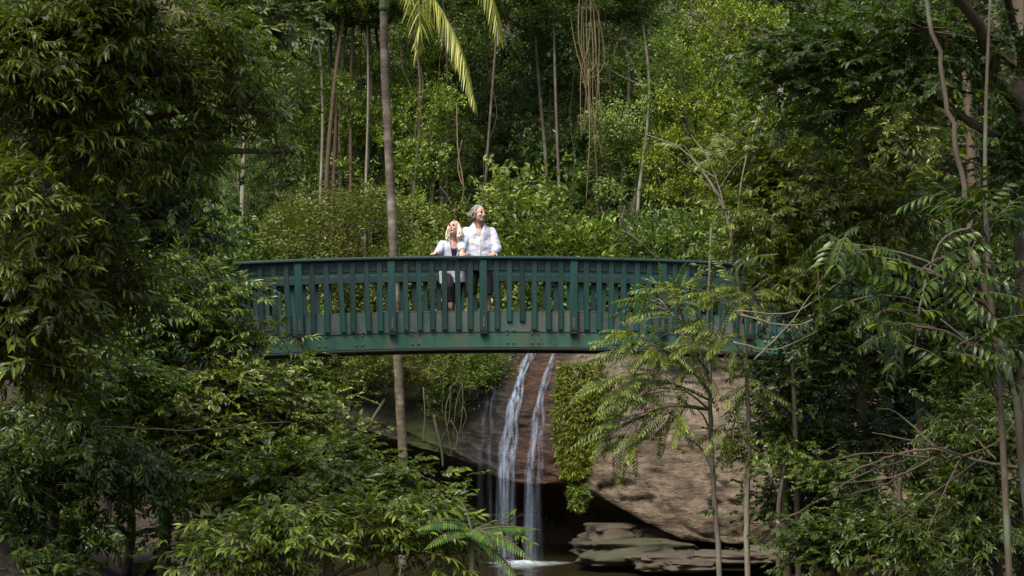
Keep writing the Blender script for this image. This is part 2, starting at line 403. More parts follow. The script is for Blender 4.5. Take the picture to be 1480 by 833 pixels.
def strand(pc,wc,dens,n_layers,seed):
    """pc: control (t 0..1 down the face, px); below the lip it falls free"""
    r_=np.random.default_rng(seed); b=Buf()
    for L in range(n_layers):
        off=r_.normal(0,.33); wd=r_.uniform(.35,.8)
        left=[];right=[];al=[]
        ks=list(range(22,88,2))
        for k in ks:
            t=(k-22)/66
            px=np.interp(t,[c[0] for c in pc],[c[1] for c in pc]); w_=np.interp(t,[c[0] for c in wc],[c[1] for c in wc])
            cpx=px+off*w_+2*math.sin(k*.3+L)
            l=dense_at(cpx-w_*wd*.5)[k].copy(); rr_=dense_at(cpx+w_*wd*.5)[k].copy()
            o=.03+.012*L; l[1]-=o; rr_[1]-=o; l[2]+=.02; rr_[2]+=.02
            left.append(l); right.append(rr_); al.append(dens*r_.uniform(.8,1.15)*min(1,.55+t*3))
        l,rr_=left[-1],right[-1]; n_f=16; v0=.16
        for q in range(1,n_f+1):
            f=q/n_f; zz=l[2]*(1-f)-.02*f
            lx=l.copy(); rx=rr_.copy(); lx[2]=zz; rx[2]=zz; sp=.05*f
            lx[0]-=sp; rx[0]+=sp; lx[1]-=v0*f; rx[1]-=v0*f
            left.append(lx); right.append(rx); al.append(dens*.42*(1-.35*f))
        left=smooth_rows(np.array(left)); right=smooth_rows(np.array(right)); n=len(left)
        mid=(left+right)/2; mid[:,1]-=.035
        q1=(left+mid)/2; q1[:,1]-=.015; q3=(right+mid)/2; q3[:,1]-=.015
        V=np.stack([left,q1,mid,q3,right],1).reshape(-1,3); A=np.stack([np.zeros(n),np.array(al)*.8,al,np.array(al)*.8,np.zeros(n)],1).reshape(-1)
        i=(np.arange(n-1)[:,None]*5+np.arange(4)[None]).reshape(-1)
        b.add(V-np.array([.2,31,0]),np.stack([i,i+1,i+6,i+5],-1).reshape(-1),[4]*len(i),0,A)
    return b.obj('strand',[M['fall']],fall)
def smooth_rows(A):
    B=A.copy()
    for _ in range(2):
        B[1:-1]=(B[:-2]+2*B[1:-1]+B[2:])/4
    return B
strand([(0,772),(.08,764),(.18,754),(.35,745),(.6,737),(1,728)],[(0,8),(.3,11),(.6,15),(1,18)],.72,6,3)
strand([(0,804),(.12,797),(.25,787),(.4,779),(.6,774),(1,766)],[(0,5),(.3,7),(.6,13),(1,18)],.42,5,5)
# thin trickles on the dark rock at the far side of the fall
strand([(0,716),(.3,708),(1,701)],[(0,8),(1,12)],.11,3,8)
# foam where it lands
b=Buf()
fc=pt(765,800,31.0); n_=26
for ring in range(9):
    for a in range(n_):
        pass
rad=np.linspace(0,1,10); V=[];A=[]
for q in rad:
    for a in range(n_):
        th=a*2*math.pi/n_; s=q*(1+.18*math.sin(3*th+1)+.1*math.sin(7*th))
        z=.012+.07*max(0,1-q*1.6)**1.5*(.7+.6*rng.random())
        V.append([fc[0]-.12+s*1.15*math.cos(th),30.55+s*1.0*math.sin(th),z]); A.append(max(0,1.05-q*1.05))
F=[[r_*n_+a,r_*n_+(a+1)%n_,(r_+1)*n_+(a+1)%n_,(r_+1)*n_+a] for r_ in range(9) for a in range(n_)]
b.faces(np.array(V)-np.array([.2,31,0]),F,0,np.array(A))
m,nt,out=nmat('foam'); p=N(nt,'ShaderNodeBsdfPrincipled'); p.inputs['Base Color'].default_value=(.42,.47,.48,1); p.inputs['Roughness'].default_value=.6
tr=N(nt,'ShaderNodeBsdfTransparent'); at=N(nt,'ShaderNodeAttribute',attribute_name='tint')
na=noise(nt,2.2,5,.6,vec=coords(nt,(1,2.5,1)),dist=1.2); ad=N(nt,'ShaderNodeMath',operation='MULTIPLY'); nt.links.new(na.outputs[0],ad.inputs[0]); nt.links.new(at.outputs['Fac'],ad.inputs[1])
al=ramp(nt,ad.outputs[0],[(.12,(0,0,0)),(.5,(1,1,1))]); m2=N(nt,'ShaderNodeMixShader'); nt.links.new(al.outputs[0],m2.inputs[0]); nt.links.new(tr.outputs[0],m2.inputs[1]); nt.links.new(p.outputs[0],m2.inputs[2])
nt.links.new(m2.outputs[0],out.inputs[0]); b.obj('foam',[m],fall)

# ------------------------------------------------------------------ loose rocks
M['stone']=simple('ledge_stone',(.10,.074,.046),.85,(.03,.022,.014),5,.8,bd=.03)
M['mossy']=simple('mossy_stone',(.06,.048,.028),.85,(.03,.036,.010),3,.8,bd=.03)
def rock(c,sx,sy,sz,seed,label,mat='stone',rz=0.,layers=3,name='boulder',group=None):
    b=Buf(); nu,nv=40,24; V=[]
    for j in range(nv+1):
        ph=-math.pi/2+math.pi*j/nv
        for i in range(nu):
            th=2*math.pi*i/nu
            e=.38
            sp=lambda v,e:math.copysign(abs(v)**e,v)
            x=sp(math.cos(ph),e)*sp(math.cos(th),e); y=sp(math.cos(ph),e)*sp(math.sin(th),e); z=sp(math.sin(ph),.7)
            lay=((z*.5+.5)*layers+.3*fbm(x*1.5+seed,y*1.5,seed))%1.0
            k=1+.36*fbm(x*1.2+seed,y*1.2,z*1.2)-.07*(1-lay)**4+.12*fbm(x*3+seed,y*3,z*1.6)+.05*fbm(x*9+seed,y*9,z*4)
            V.append([x*sx*k,y*sy*k,z*sz*(1+.12*fbm(x*1.1,y*1.1+seed,3))])
    V=np.array(V)@rotm('Z',rz).T
    F=[[j*nu+i,j*nu+(i+1)%nu,(j+1)*nu+(i+1)%nu,(j+1)*nu+i] for j in range(nv) for i in range(nu)]
    b.faces(V,F); o=b.obj(name,[M[mat]],None,True,c); return tag(o,label,'rock',group)
rock(pt(915,796,29.9),1.2,.8,.26,1,'wide layered ledge stone patched with moss, right of the plunge pool','mossy',.1,2)
rock(pt(885,772,30.3),.55,.5,.22,11,'squarish dark stone on top of the mossy ledge, near the fall','stone',.3,2)
rock(pt(950,775,30.5),.75,.5,.24,12,'brown block on the mossy ledge deep under the overhang','stone',-.2,3)
rock(pt(958,813,28.6),.58,.4,.17,3,'pale split slab lying under the overhang, left of the slim saplings','stone',.15,2)
rock(pt(1052,806,28.8),.75,.45,.12,4,'thin tan slab lying behind the two slim sapling stems','stone',-.12,2)
rock(pt(995,818,28.0),.45,.35,.10,5,'small flat stone between the pale split slab and the saplings','stone',.3,2)
rock(pt(1120,800,29.2),.6,.45,.16,6,'brown slab half hidden by the dark shrubs right of the saplings','stone',.1,3)
def gp(px,Y,dz=0,py=None):
    x=(px-740)/FPX*Y; return np.array([x,Y,H(x,Y)+dz])
rock(gp(212,14.0,.05),.30,.22,.16,7,'reddish grey rock on the earth bank, larger of two','stone',.4,2)
rock(gp(232,13.2,.02),.2,.15,.10,8,'small reddish grey rock on the earth bank, below the larger one','stone',1.0,2)
# ------------------------------------------------------------------ footbridge
BY=21.2; BYAW=.11; BC=pt(770,0,BY); BC[2]=0; BX=BC[0]
RAIL=pt(770,371.5,BY)[2]; BEAMT=pt(770,452,BY)[2]; BOT=pt(770,503,BY)[2]; DECK=BEAMT-.15
ROOT=np.array([BX,BY,DECK])
def paint(name,c,wear,wcol,rough=.5,scale=3):
    m,nt,out=nmat(name); p=N(nt,'ShaderNodeBsdfPrincipled'); oi=N(nt,'ShaderNodeObjectInfo')
    v=coords(nt,(1,1,.5)); n=noise(nt,scale,6,.7,vec=v); n2=noise(nt,18,4,.6,vec=coords(nt,(1,1,.15))); n3=noise(nt,.8,3,.5,vec=coords(nt))
    w=ramp(nt,n.outputs[0],[(wear,(0,0,0)),(wear+.16,(1,1,1))])
    c0=mixc(nt,n2.outputs[0],c,tuple(q*.55 for q in c)); c1=mixc(nt,n3.outputs[0],wcol,tuple(q*.45 for q in wcol))
    n7=noise(nt,26,3,.6,vec=coords(nt)); sp=ramp(nt,n7.outputs[0],[(.69,(0,0,0)),(.73,(1,1,1))]); n8=noise(nt,5,5,.7,vec=coords(nt,(1,1,.12))); st=ramp(nt,n8.outputs[0],[(.5,(1,1,1)),(.68,(.35,.33,.28))])
    cc=mixc(nt,w.outputs[0],c0,c1); cc=mixc(nt,.85,cc,st.outputs[0],'MULTIPLY'); cc=mixc(nt,sp.outputs[0],cc,(.16,.13,.08,1))
    hs=N(nt,'ShaderNodeHueSaturation'); nt.links.new(cc,hs.inputs['Color'])
    mr=N(nt,'ShaderNodeMapRange'); nt.links.new(oi.outputs['Random'],mr.inputs[0]); mr.inputs['To Min'].default_value=.6; mr.inputs['To Max'].default_value=1.35
    nt.links.new(mr.outputs[0],hs.inputs['Value']); nt.links.new(hs.outputs[0],p.inputs['Base Color'])
    p.inputs['Roughness'].default_value=rough; nt.links.new(bumpn(nt,n2.outputs[0],.35,.006),p.inputs['Normal']); nt.links.new(p.outputs[0],out.inputs[0]); return m
M['green']=paint('green_paint',(.003,.042,.033),.57,(.04,.062,.045))
M['green_rail']=paint('rail_paint',(.005,.05,.04),.6,(.05,.04,.025))
M['beam']=paint('beam_paint',(.035,.15,.09),.5,(.13,.15,.08),.6,2.2)
M['kick']=paint('kick_paint',(.022,.066,.052),.42,(.085,.095,.075),.65,2.5)
M['steel']=simple('dark_steel',(.006,.006,.006),.6)
M['bolt']=simple('rusty_bolt',(.14,.11,.09),.5,(.12,.05,.02),60,metal=.5)
M['void']=simple('notch_dark',(.006,.009,.008),.9)
M['plank']=simple('deck_plank',(.05,.045,.035),.85,(.02,.02,.015),8)
bridge=empty('footbridge',ROOT,'green painted arched timber footbridge with slatted railings across the gorge','bridge',rz=BYAW)
KA=.0064
def arc(s): return -KA*s*s*(1.08 if s<0 else 1.0)
S0,S1=-12.5,12.5
def strip(name,t0,t1,z0,z1,mat,par,s0=S0,s1=S1,n=90,bev=.008,smooth=False):
    """curved board following the arch; section t0..t1 (depth) x z0..z1 above deck"""
    b=Buf(); S=np.linspace(s0,s1,n); V=[]
    sec=[(t0+bev,z0),(t1-bev,z0),(t1,z0+bev),(t1,z1-bev),(t1-bev,z1),(t0+bev,z1),(t0,z1-bev),(t0,z0+bev)]
    for s in S:
        for t,z in sec: V.append([s,t,z+arc(s)])
    F=[[i*8+j,i*8+(j+1)%8,(i+1)*8+(j+1)%8,(i+1)*8+j][::-1] for i in range(n-1) for j in range(8)]
    F+=[list(range(8)),[(n-1)*8+q for q in range(8)][::-1]]
    b.faces(V,F); return b.obj(name,[M[mat]],par,smooth)
rt=RAIL-DECK; bt=BEAMT-DECK; bb=BOT-DECK; W=1.5
for side,(tf,sg) in enumerate(((0,1),(W,-1))):
    strip('beam',tf-.05 if side==0 else tf,tf+.05 if side==0 else tf+.1,bb,bt-.0,'beam',bridge)
strip('flange',-.07,.16,bb-.035,bb-.004,'steel',bridge); strip('flange',W-.1,W+.12,bb-.035,bb-.004,'steel',bridge)
# deck: boards across the bridge, one mesh
b=Buf(); s=S0
while s<S1:
    sl_=math.atan(-2*KA*s); box(b,(s+.07,W/2,arc(s)-.024),.128,W-.12,.045,.006,rotm('Y',-sl_)); s+=.14
b.obj('deck',[M['plank']],bridge,False)
for t in (.35,1.15): strip('joist',t-.04,t+.04,bb+.12,-.055,'steel',bridge)
# kick boards: sections between posts, proud of the beam
PP=1.353  # post pitch
posts=[(697-770)/97+PP*k for k in range(-9,10)]
for k in range(len(posts)-1):
    strip('kick_board',-.062,-.053,bt-.29,bt+.004,'kick',bridge,posts[k]+.004,posts[k+1]-.004,8,.002)
strip('cover_strip',-.06,.06,bt+.006,bt+.022,'kick',bridge)
def railing(front):
    rl=strip('handrail',*( (-.15,.03) if front else (W+.02,W+.2)),rt-.05,rt,'green_rail',bridge,bev=.014)
    y0=-.066; yb=-.098
    if front:
        strip('rail_board',-.062,-.022,rt-.215,rt-.055,'green',bridge); strip('mid_rail',.0-.02,.025,rt-.21,rt-.1,'green',bridge)
    else:
        strip('rail_board',W+.06,W+.1,rt-.2,rt-.055,'green',bridge); strip('mid_rail',W+.02,W+.057,rt-.255,rt-.13,'green',bridge)
    b=Buf(); box(b,(0,0,0),.115,.055,rt-.055-(bt-.27),.008); pm=b.mesh('post',False); pm.materials.append(M['green'])
    b=Buf(); box(b,(0,0,0),.118,.06,.05,.004); nm=b.mesh('post_shoe',False); nm.materials.append(M['void'])
    b=Buf()
    box(b,(0,-.031,.02),.03,.008,.15,.003)
    boltm=b.mesh('bolt_plate',False); boltm.materials.append(M['bolt'])
    hm=(rt-.055+bt-.27)/2
    bal_l=[rt-.06-(bt-.26),rt-.06-(bt-.26)-.12]
    bms=[]
    for L_ in bal_l:
        b=Buf(); box(b,(0,0,-L_/2),.078,.032,L_,.006); mm=b.mesh('baluster',False); mm.materials.append(M['green']); bms.append(mm)
    rest=Buf(); nrest=0
    for k,ps in enumerate(posts):
        if front or -6<ps<4:
            o=link('post',pm,bridge); tt=(-.095 if front else W+.13)
            o.location=(ps,tt,hm+arc(ps)); o.rotation_euler=(0,math.atan(2*KA*ps),0)
            if front:
                q=link('shoe',nm,o); q.location=(0,0,-(rt-.055-(bt-.27))/2-.027)
                q=link('bolt_plate',boltm,o); q.location=(0,0,-(rt-.055-(bt-.27))/2+.1)
        for j in range(1,7):
            s=ps+PP*j/7*1.0+rng.normal(0,.004)
            if s>S1-.3: continue
            if front:
                if not(-9.4<s<9.0): 
                    continue
                short = (k*7+j)%17 in (3,4) or (abs(s+.21)<.25)
                o=link('baluster',bms[1 if (-.45<s<-.0) else 0],bridge); tt=-.079
                o.location=(s,tt,rt-.06+arc(s)); o.rotation_euler=(0,math.atan(2*KA*s)+rng.normal(0,.012),rng.normal(0,.05))
            else:
                if -4.9<s<2.0:
                    o=link('baluster',bms[0],bridge); o.location=(s,W+.12,rt-.06+arc(s)); o.rotation_euler=(0,math.atan(2*KA*s)+rng.normal(0,.01),0)
                else:
                    box(rest,(s,W+.12,rt-.06+arc(s)-bal_l[0]/2),.078,.032,bal_l[0],.006); nrest+=1
    if not front:
        o=rest.obj('baluster_row',[M['green']],bridge,False); o['kind']='stuff'
railing(True); railing(False)
b=Buf(); box(b,(0,0,0),.03,.014,.03,.005); cm=b.mesh('bolt',False); cm.materials.append(M['bolt'])
for cx in (736,772,520,600,468):
    for dx in (-5,5):
        for dy in (0,8,30):
            s=(cx+dx*.9-770)/97
            if rng.random()<.25: continue
            o=link('bolt',cm,bridge); zz=(BEAMT-DECK)-((478+dy*.6)-452)/97
            if zz < bt-.29: o.location=(s,-.057,zz+arc(s))
            else: o.location=(s,-.068,zz+arc(s))
def bp(s,t,z):
    """bridge-local to world"""
    c,sn=math.cos(BYAW),math.sin(BYAW)
    return np.array([ROOT[0]+s*c-t*sn,ROOT[1]+s*sn+t*c,ROOT[2]+z])
# ------------------------------------------------------------------ leaves and sprigs (templates: verts, loops, totals, matidx, leaf id)
def leaf_geo(L,Wd,seg=2,curl=.35,fold=.25,flat=False):
    """leaf from origin along +x; returns V,F"""
    if flat:  # 2 folded triangles pairs: 4 verts
        V=np.array([[0,0,0],[L*.45,Wd/2,fold*Wd*.4],[L,0,-curl*L*.4],[L*.45,-Wd/2,fold*Wd*.4]]); return V,[[0,2,1],[0,3,2]]
    V=[[0,0,0]];F=[]
    xs=np.linspace(0,1,seg+2)[1:-1]
    for x in xs:
        wdt=Wd/2*math.sin(math.pi*x**.8)**.8; z=-curl*L*x*x
        X=L*x*(1-.12*curl*x)
        V+=[[X,wdt,z+fold*wdt],[X,0,z],[X,-wdt,z+fold*wdt]]
    V.append([L*(1-.15*curl),0,-curl*L]); n=len(V)-1
    F+=[[0,2,1],[0,3,2]]
    for k in range(seg-1):
        a=1+3*k
        F+=[[a,a+1,a+4,a+3],[a+1,a+2,a+5,a+4]]
    a=1+3*(seg-1); F+=[[a,a+1,n],[a+1,a+2,n]]
    return np.array(V),F
def basis(d,up):
    d=unit(d); y=unit(np.cross(up,d)); z=np.cross(d,y); return np.stack([d,y,z],-1)
class Tpl:
    def __init__(s): s.V=[];s.F=[];s.M=[];s.I=[];s.n=0;s.nl=0
    def add(s,V,F,mi,leaf=True):
        s.V.append(V); s.F+=[[q+s.n for q in f] for f in F]; s.M+=[mi]*len(F); s.I+=[s.nl if leaf else -1]*len(V); s.n+=len(V)
        if leaf: s.nl+=1
    def done(s):
        s.V=np.concatenate(s.V); s.I=np.array(s.I); s.L=np.array([q for f in s.F for q in f]); s.T=np.array([len(f) for f in s.F]); s.M=np.array(s.M); return s
def prism(P,r):
    P=np.asarray(P,float); V=[];F=[]
    for i,p in enumerate(P):
        for a in (0,2.1,4.2): V.append(p+np.array([0,math.cos(a)*r,math.sin(a)*r]))
    for i in range(len(P)-1):
        for j in range(3): F.append([i*3+j,i*3+(j+1)%3,i*3+3+(j+1)%3,i*3+3+j])
    return np.array(V),F
def make_tpls(kind,n=4,seed=0):
    r=np.random.default_rng(seed); out=[]
    for v in range(n):
        t=Tpl()
        if kind in('lance','ovate','longleaf'):
            L0,W0,TW,NL={'lance':(.105,.026,.26,9),'ovate':(.07,.032,.2,9),'longleaf':(.155,.034,.26,8)}[kind]
            curl={'lance':.35,'ovate':.2,'longleaf':.45}[kind]
            xs=np.linspace(0,1,4); P=np.stack([xs*TW,.01*np.sin(xs*5+v),-.12*TW*xs**2],-1)
            t.add(*prism(P,.0028),1,False)
            for q in range(NL):
                f=.25+.75*q/(NL-1); p=np.array([f*TW,0,-.12*TW*f*f])
                s_=1 if q%2 else -1; ang=s_*(1.15-.8*f)+r.normal(0,.18)
                if q>=NL-2: ang=r.normal(0,.5)
                d=np.array([math.cos(ang),math.sin(ang),r.normal(-.12,.22)])
                up=unit(np.array([r.normal(0,.3),r.normal(0,.35),1]))
                V,F=leaf_geo(L0*r.uniform(.65,1.15),W0*r.uniform(.8,1.15),2,curl*r.uniform(.3,1.6),r.uniform(.1,.5))
                t.add(V@basis(d,up).T+p,F,0)
        elif kind=='pinnate':
            TL=r.uniform(.34,.46); xs=np.linspace(0,1,5); P=np.stack([xs*TL,0*xs,-.28*TL*xs**2],-1)
            t.add(*prism(P,.003),1,False); NP=9
            for q in range(NP):
                f=.16+.82*q/(NP-1); p=np.array([f*TL,0,-.28*TL*f*f])
                ll=.105*(1-.55*abs(f-.45))*r.uniform(.9,1.1)
                for s_ in (-1,1):
                    ang=s_*(1.15-.35*f)+r.normal(0,.06)
                    d=np.array([math.cos(ang),math.sin(ang),-.25-.3*f+r.normal(0,.08)])
                    V,F=leaf_geo(ll,.027,1,.3,.2); t.add(V@basis(d,np.array([0,0,1.])).T+p,F,0)
            d=np.array([1,0,-.6]); V,F=leaf_geo(.09,.027,1,.3,.2); t.add(V@basis(d,np.array([0,0,1.])).T+np.array([TL,0,-.28*TL]),F,0)
        elif kind=='bigcompound':
            TL=.42; P=np.array([[0,0,0],[TL*.5,0,-.02],[TL,0,-.1]]); t.add(*prism(P,.004),1,False)
            for q in range(6):
                f=.2+.8*q/5
                for s_ in (-1,1):
                    ang=s_*1.0+r.normal(0,.08); d=np.array([math.cos(ang),math.sin(ang),-.55+r.normal(0,.12)])
                    V,F=leaf_geo(.14*r.uniform(.85,1.1),.042,2,.35,.25); t.add(V@basis(d,np.array([0,0,1.])).T+np.array([f*TL,0,-.1*f*f]),F,0)
        elif kind in('far','farlong','farfine','farhang'):
            L0,W0,NL,rad={'far':(.12,.062,7,.10),'farlong':(.17,.045,7,.13),'farfine':(.075,.036,10,.12),'farhang':(.15,.04,8,.12)}[kind]
            for q in range(NL):
                a=q*2.4+r.normal(0,.3); zz=r.normal(-.6 if kind=='farhang' else -.05,.25); d=np.array([.5+math.cos(a)*.8,math.sin(a),zz])
                p=np.array([r.uniform(0,1.6)*rad,r.normal(0,.5)*rad,r.normal(0,.35)*rad])
                up=unit(np.array([r.normal(0,.35),r.normal(0,.35),1]))
                V,F=leaf_geo(L0*r.uniform(.7,1.2),W0*r.uniform(.8,1.2),1,.3,.5,flat=True); t.add(V@basis(d,up).T+p,F,0)
        elif kind=='bird':   # rosette of broad straps (epiphyte)
            for q in range(9):
                a=q*2*math.pi/9+r.normal(0,.2); d=np.array([.55,math.cos(a)*.8,math.sin(a)*.8])
                V,F=leaf_geo(.2*r.uniform(.7,1.1),.035,2,.5,.2); t.add(V@basis(d,unit(np.array([.3,0,1.]))).T,F,0)
        out.append(t.done())
    return out
TP={k:make_tpls(k,4 if k!='farfine' else 3,i) for i,k in enumerate(('lance','ovate','longleaf','pinnate','bigcompound','far','farlong','farfine','farhang','bird'))}
def scatter(b,kind,P,D,scale=1.0,upj=.35,r=None,tint=None):
    """sprigs at points P pointing along D"""
    r=r or rng; P=np.asarray(P,float); D=unit(np.asarray(D,float)); n=len(P)
    if n==0: return
    up=unit(np.stack([r.normal(0,upj,n),r.normal(0,upj,n),np.ones(n)],-1))
    B=np.stack([D,(y:=unit(np.cross(up,D))),np.cross(D,y)],-1)
    B=B*(np.broadcast_to(scale,(n,))*r.uniform(.75,1.2,n))[:,None,None]
    ch=r.integers(0,len(TP[kind]),n)
    for k,t in enumerate(TP[kind]):
        s=np.where(ch==k)[0]
        if not len(s): continue
        V=np.einsum('nij,vj->nvi',B[s],t.V)+P[s][:,None]
        lt=r.random((len(s),max(t.nl,1)))*.75+r.random((len(s),1))*.25 if tint is None else np.clip(tint[s][:,None]+r.normal(0,.15,(len(s),t.nl)),0,.94)
        A=np.where(t.I[None]>=0,lt[:,np.maximum(t.I,0)],.3)
        m=len(s); nv=len(t.V)
        L=(t.L[None]+np.arange(m)[:,None]*nv).reshape(-1)
        b.add(V.reshape(-1,3),L,np.tile(t.T,m),np.tile(t.M,m),A.reshape(-1))
def ball(n,c,rad,r,shell=.5):
    d=unit(r.normal(size=(n,3))); q=r.uniform(shell,1,n)**(1/1.5)
    return np.asarray(c)+d*q[:,None]*np.asarray(rad),d

# ------------------------------------------------------------------ near trees: trunk > limbs reach into crown regions
DENS=2.35
def near_tree(name,label,cat,trunk,tr,regions,kind,leafmat,bark='bark',group=None,scale=1.0,seed=0,color=(1,1,1),twigs=True,down=0.0,drawtrunk=True,k=8,limb_from=None,spr=None):
    """regions: (center, radii, n_clumps, sprigs_per_clump)"""
    r=np.random.default_rng(seed+100)
    if kind!='bigcompound': scale*=.82
    trunk=smooth_path(trunk,24); root=empty(name,trunk[0],label,cat,group); o0=trunk[0].copy()
    tb=Buf(); rad=np.linspace(tr[0],tr[1],24); tube(tb,trunk-o0,rad,k,bump=.06)
    wb=Buf(); lb=Buf(); SP=[];SD=[]
    for reg in regions:
        c,ra,nc,ns=reg[:4]; c=np.asarray(c,float)
        # limb from trunk
        hgt=c[2]-.45*np.linalg.norm((c-trunk[-1])[:2]) if limb_from is None else limb_from
        j=int(np.argmin(np.abs(trunk[:,2]-hgt))); j=max(j,6)
        a=trunk[j]; dist=np.linalg.norm(c-a)
        mid=(a+c)/2+np.array([r.normal(0,.08),r.normal(0,.08),.12])*dist
        outer=c+unit(c-a)*np.array(ra)*.6
        LP=smooth_path([a,mid,c,outer],14); LP+=r.normal(0,.012,LP.shape)*dist
        lr=min(rad[j]*.6,.012+.012*dist)
        tube(wb,LP-o0,np.linspace(lr,.006,14),5)
        cl,_=ball(nc,c,ra,r,.25)
        for q in cl:
            w=r.integers(5,14); s=LP[w]; m_=(s+q)/2+r.normal(0,.06,3)*np.linalg.norm(q-s)+np.array([0,0,.05])
            TWP=smooth_path([s,m_,q],7)
            if twigs: tube(wb,TWP-o0,np.linspace(.009,.0035,7)*min(1.3,scale),4,caps=False)
            n=int(ns*DENS*r.uniform(.6,1.4)); dr=unit(q-s)
            along=TWP[np.minimum((r.uniform(.35,1,n)*6).astype(int),6)]
            cluster=q+r.normal(0,1,(n,3))*np.array([.17,.17,.10])*max(scale*1.25,.8)
            pick=r.random(n)<.45; P=np.where(pick[:,None],along+r.normal(0,.03,(n,3)),cluster)
            D=dr*.7+r.normal(0,.55,(n,3))+unit(P-s)*.3; D[:,2]=D[:,2]*.5-down
            SP.append(P);SD.append(D)
    scatter(lb,kind,np.concatenate(SP)-o0,np.concatenate(SD),scale,.4,r)
    if drawtrunk: tb.obj('trunk',[M[bark]],root)
    if wb.n: wb.obj('branches',[M['twig' if bark!='bark_pale' else 'bark_pale']],root)
    o=lb.obj('crown',[M[leafmat],M['twig']],root,False); o.color=(*color,1)
    return root
def ppts(*a): return [pt(*q) for q in a]

GN=(.75,.9,.8)   # deep cool green
# --- far left: tall tree whose hanging branches fill the upper left corner
near_tree('rainforest_tree','big tree with long glossy drooping leaves filling the upper left corner','tree',
  [gp(-75,8.5),pt(-85,500,8.6),pt(-60,200,8.6),pt(-30,-200,8.8)],(.16,.08),
  [(pt(40,70,8.6),(.55,.6,.42),22,18),(pt(170,60,8.8),(.5,.6,.36),22,18),(pt(285,95,9.2),(.36,.5,.3),15,15),(pt(120,200,8.8),(.5,.5,.34),18,17),
   (pt(225,215,9.2),(.42,.45,.25),9,13),(pt(385,165,9.6),(.14,.4,.25),3,8),(pt(40,300,8.2),(.35,.5,.3),8,13),(pt(330,45,9.8),(.3,.4,.2),5,9),(pt(405,225,9.8),(.14,.2,.12),3,7),(pt(300,190,9.4),(.2,.3,.2),4,9),
   (pt(60,-120,8),(1.2,1.2,.6),12,14),(pt(330,-140,8),(1.2,1.2,.5),10,14),
   (np.array([-4.5,6.5,9.6]),(3.6,3.8,.7),26,24),(np.array([-6.5,13,10.5]),(2.5,2.5,.8),14,24)],  # array-centred regions: unseen overhead leaves, added to shade the foreground
  'longleaf','leaf_gloss',seed=1,color=(.95,1.0,.5),down=.12,scale=.64)
near_tree('rainforest_tree','leafy tree of yellow green narrow leaves at the left edge, above the bridge end','tree',
  [gp(-70,9.8),pt(-65,600,9.7),pt(-40,420,9.6),pt(20,300,9.5)],(.05,.02),
  [(pt(40,400,9.3),(.45,.5,.35),12,15),(pt(25,520,9.0),(.35,.5,.4),9,14),(pt(150,395,9.8),(.35,.4,.25),8,12),(pt(90,340,9.4),(.35,.4,.25),7,12)],
  'lance','leaf_gloss',seed=2,color=(1.0,1.0,.6),down=.15,scale=1.15)
# --- dark fine trees deeper at the left, above the bridge
near_tree('rainforest_tree','dark small leaved tree behind the hanging branches, above the left bridge end','tree',
  [gp(150,17),pt(160,420,17),pt(180,250,17),pt(170,40,17)],(.14,.06),
  [(pt(90,250,17),(1.1,.9,.9),16,22),(pt(230,290,17.5),(.9,.8,.8),16,22),(pt(170,130,17),(1.5,1,1.1),20,22),(pt(330,30,17.5),(1.0,.8,.7),10,20),(pt(60,60,17),(1.1,1,1.),14,20)],
  'ovate','leaf_soft',seed=3,color=(.45,.62,.55),scale=1.6)
# --- shrub mass in front of the left half of the bridge and down to the pool
near_tree('rainforest_shrub','tall dark leafy shrub covering the left end of the bridge rail','shrub',
  [gp(240,12.6),pt(245,650,12.6),pt(250,520,12.6),pt(240,430,12.6)],(.06,.02),
  [(pt(120,440,12.4),(.62,.6,.4),16,20),(pt(230,440,12.6),(.55,.6,.38),14,18),(pt(310,440,12.8),(.34,.45,.3),8,15),(pt(350,490,12.8),(.25,.4,.22),6,13),(pt(195,395,12.8),(.4,.4,.1),5,12),(pt(60,480,12.2),(.4,.5,.4),8,18),(pt(270,500,12.6),(.35,.4,.2),8,15),(pt(160,520,12.4),(.4,.4,.2),7,15)],
  'lance','leaf_gloss',seed=4,color=(.85,1.0,.72),scale=.95)
near_tree('rainforest_shrub','glossy leaved shrub just below the left part of the bridge','shrub',
  [gp(330,12.2),pt(325,720,12.2),pt(320,640,12.2),pt(320,540,12.2)],(.05,.02),
  [(pt(300,560,12.2),(.55,.5,.3),14,18),(pt(400,600,12.3),(.5,.45,.3),13,18),(pt(430,545,12.6),(.2,.3,.12),3,9),(pt(180,590,12),(.5,.5,.32),12,18),(pt(320,640,12),(.6,.5,.22),12,17),(pt(470,650,12.2),(.28,.4,.2),8,15)],
  'ovate','leaf_gloss',seed=5,color=(.95,1.05,.85),scale=1.05)
near_tree('rainforest_shrub','dense dark shrub at the lower left corner above the bare earth bank','shrub',
  [gp(60,10.8),pt(60,760,10.8),pt(60,680,10.8),pt(60,600,10.8)],(.05,.02),
  [(pt(60,600,10.8),(.5,.5,.4),13,18),(pt(30,700,10.4),(.35,.5,.4),12,16),(pt(170,660,10.8),(.4,.4,.25),9,16),(pt(40,815,10),(.25,.4,.2),5,14),(pt(150,560,11.2),(.5,.4,.2),8,16)],
  'lance','leaf_gloss',seed=6,color=(.6,.82,.7),scale=.95)
near_tree('rainforest_shrub','bushy shrub with fresh green leaves reaching past the foot of the palm trunk','shrub',
  [gp(480,11.2),pt(475,790,11.2),pt(470,740,11.2),pt(480,690,11.2)],(.05,.02),
  [(pt(450,700,11.2),(.5,.45,.22),14,18),(pt(545,705,11.2),(.36,.4,.10),9,14),(pt(360,720,11),(.4,.4,.2),10,16),(pt(620,745,11.4),(.2,.3,.06),5,9),(pt(490,665,11.6),(.26,.4,.10),6,12)],
  'ovate','leaf_gloss',seed=7,color=(1.0,1.1,.8),scale=1.05)
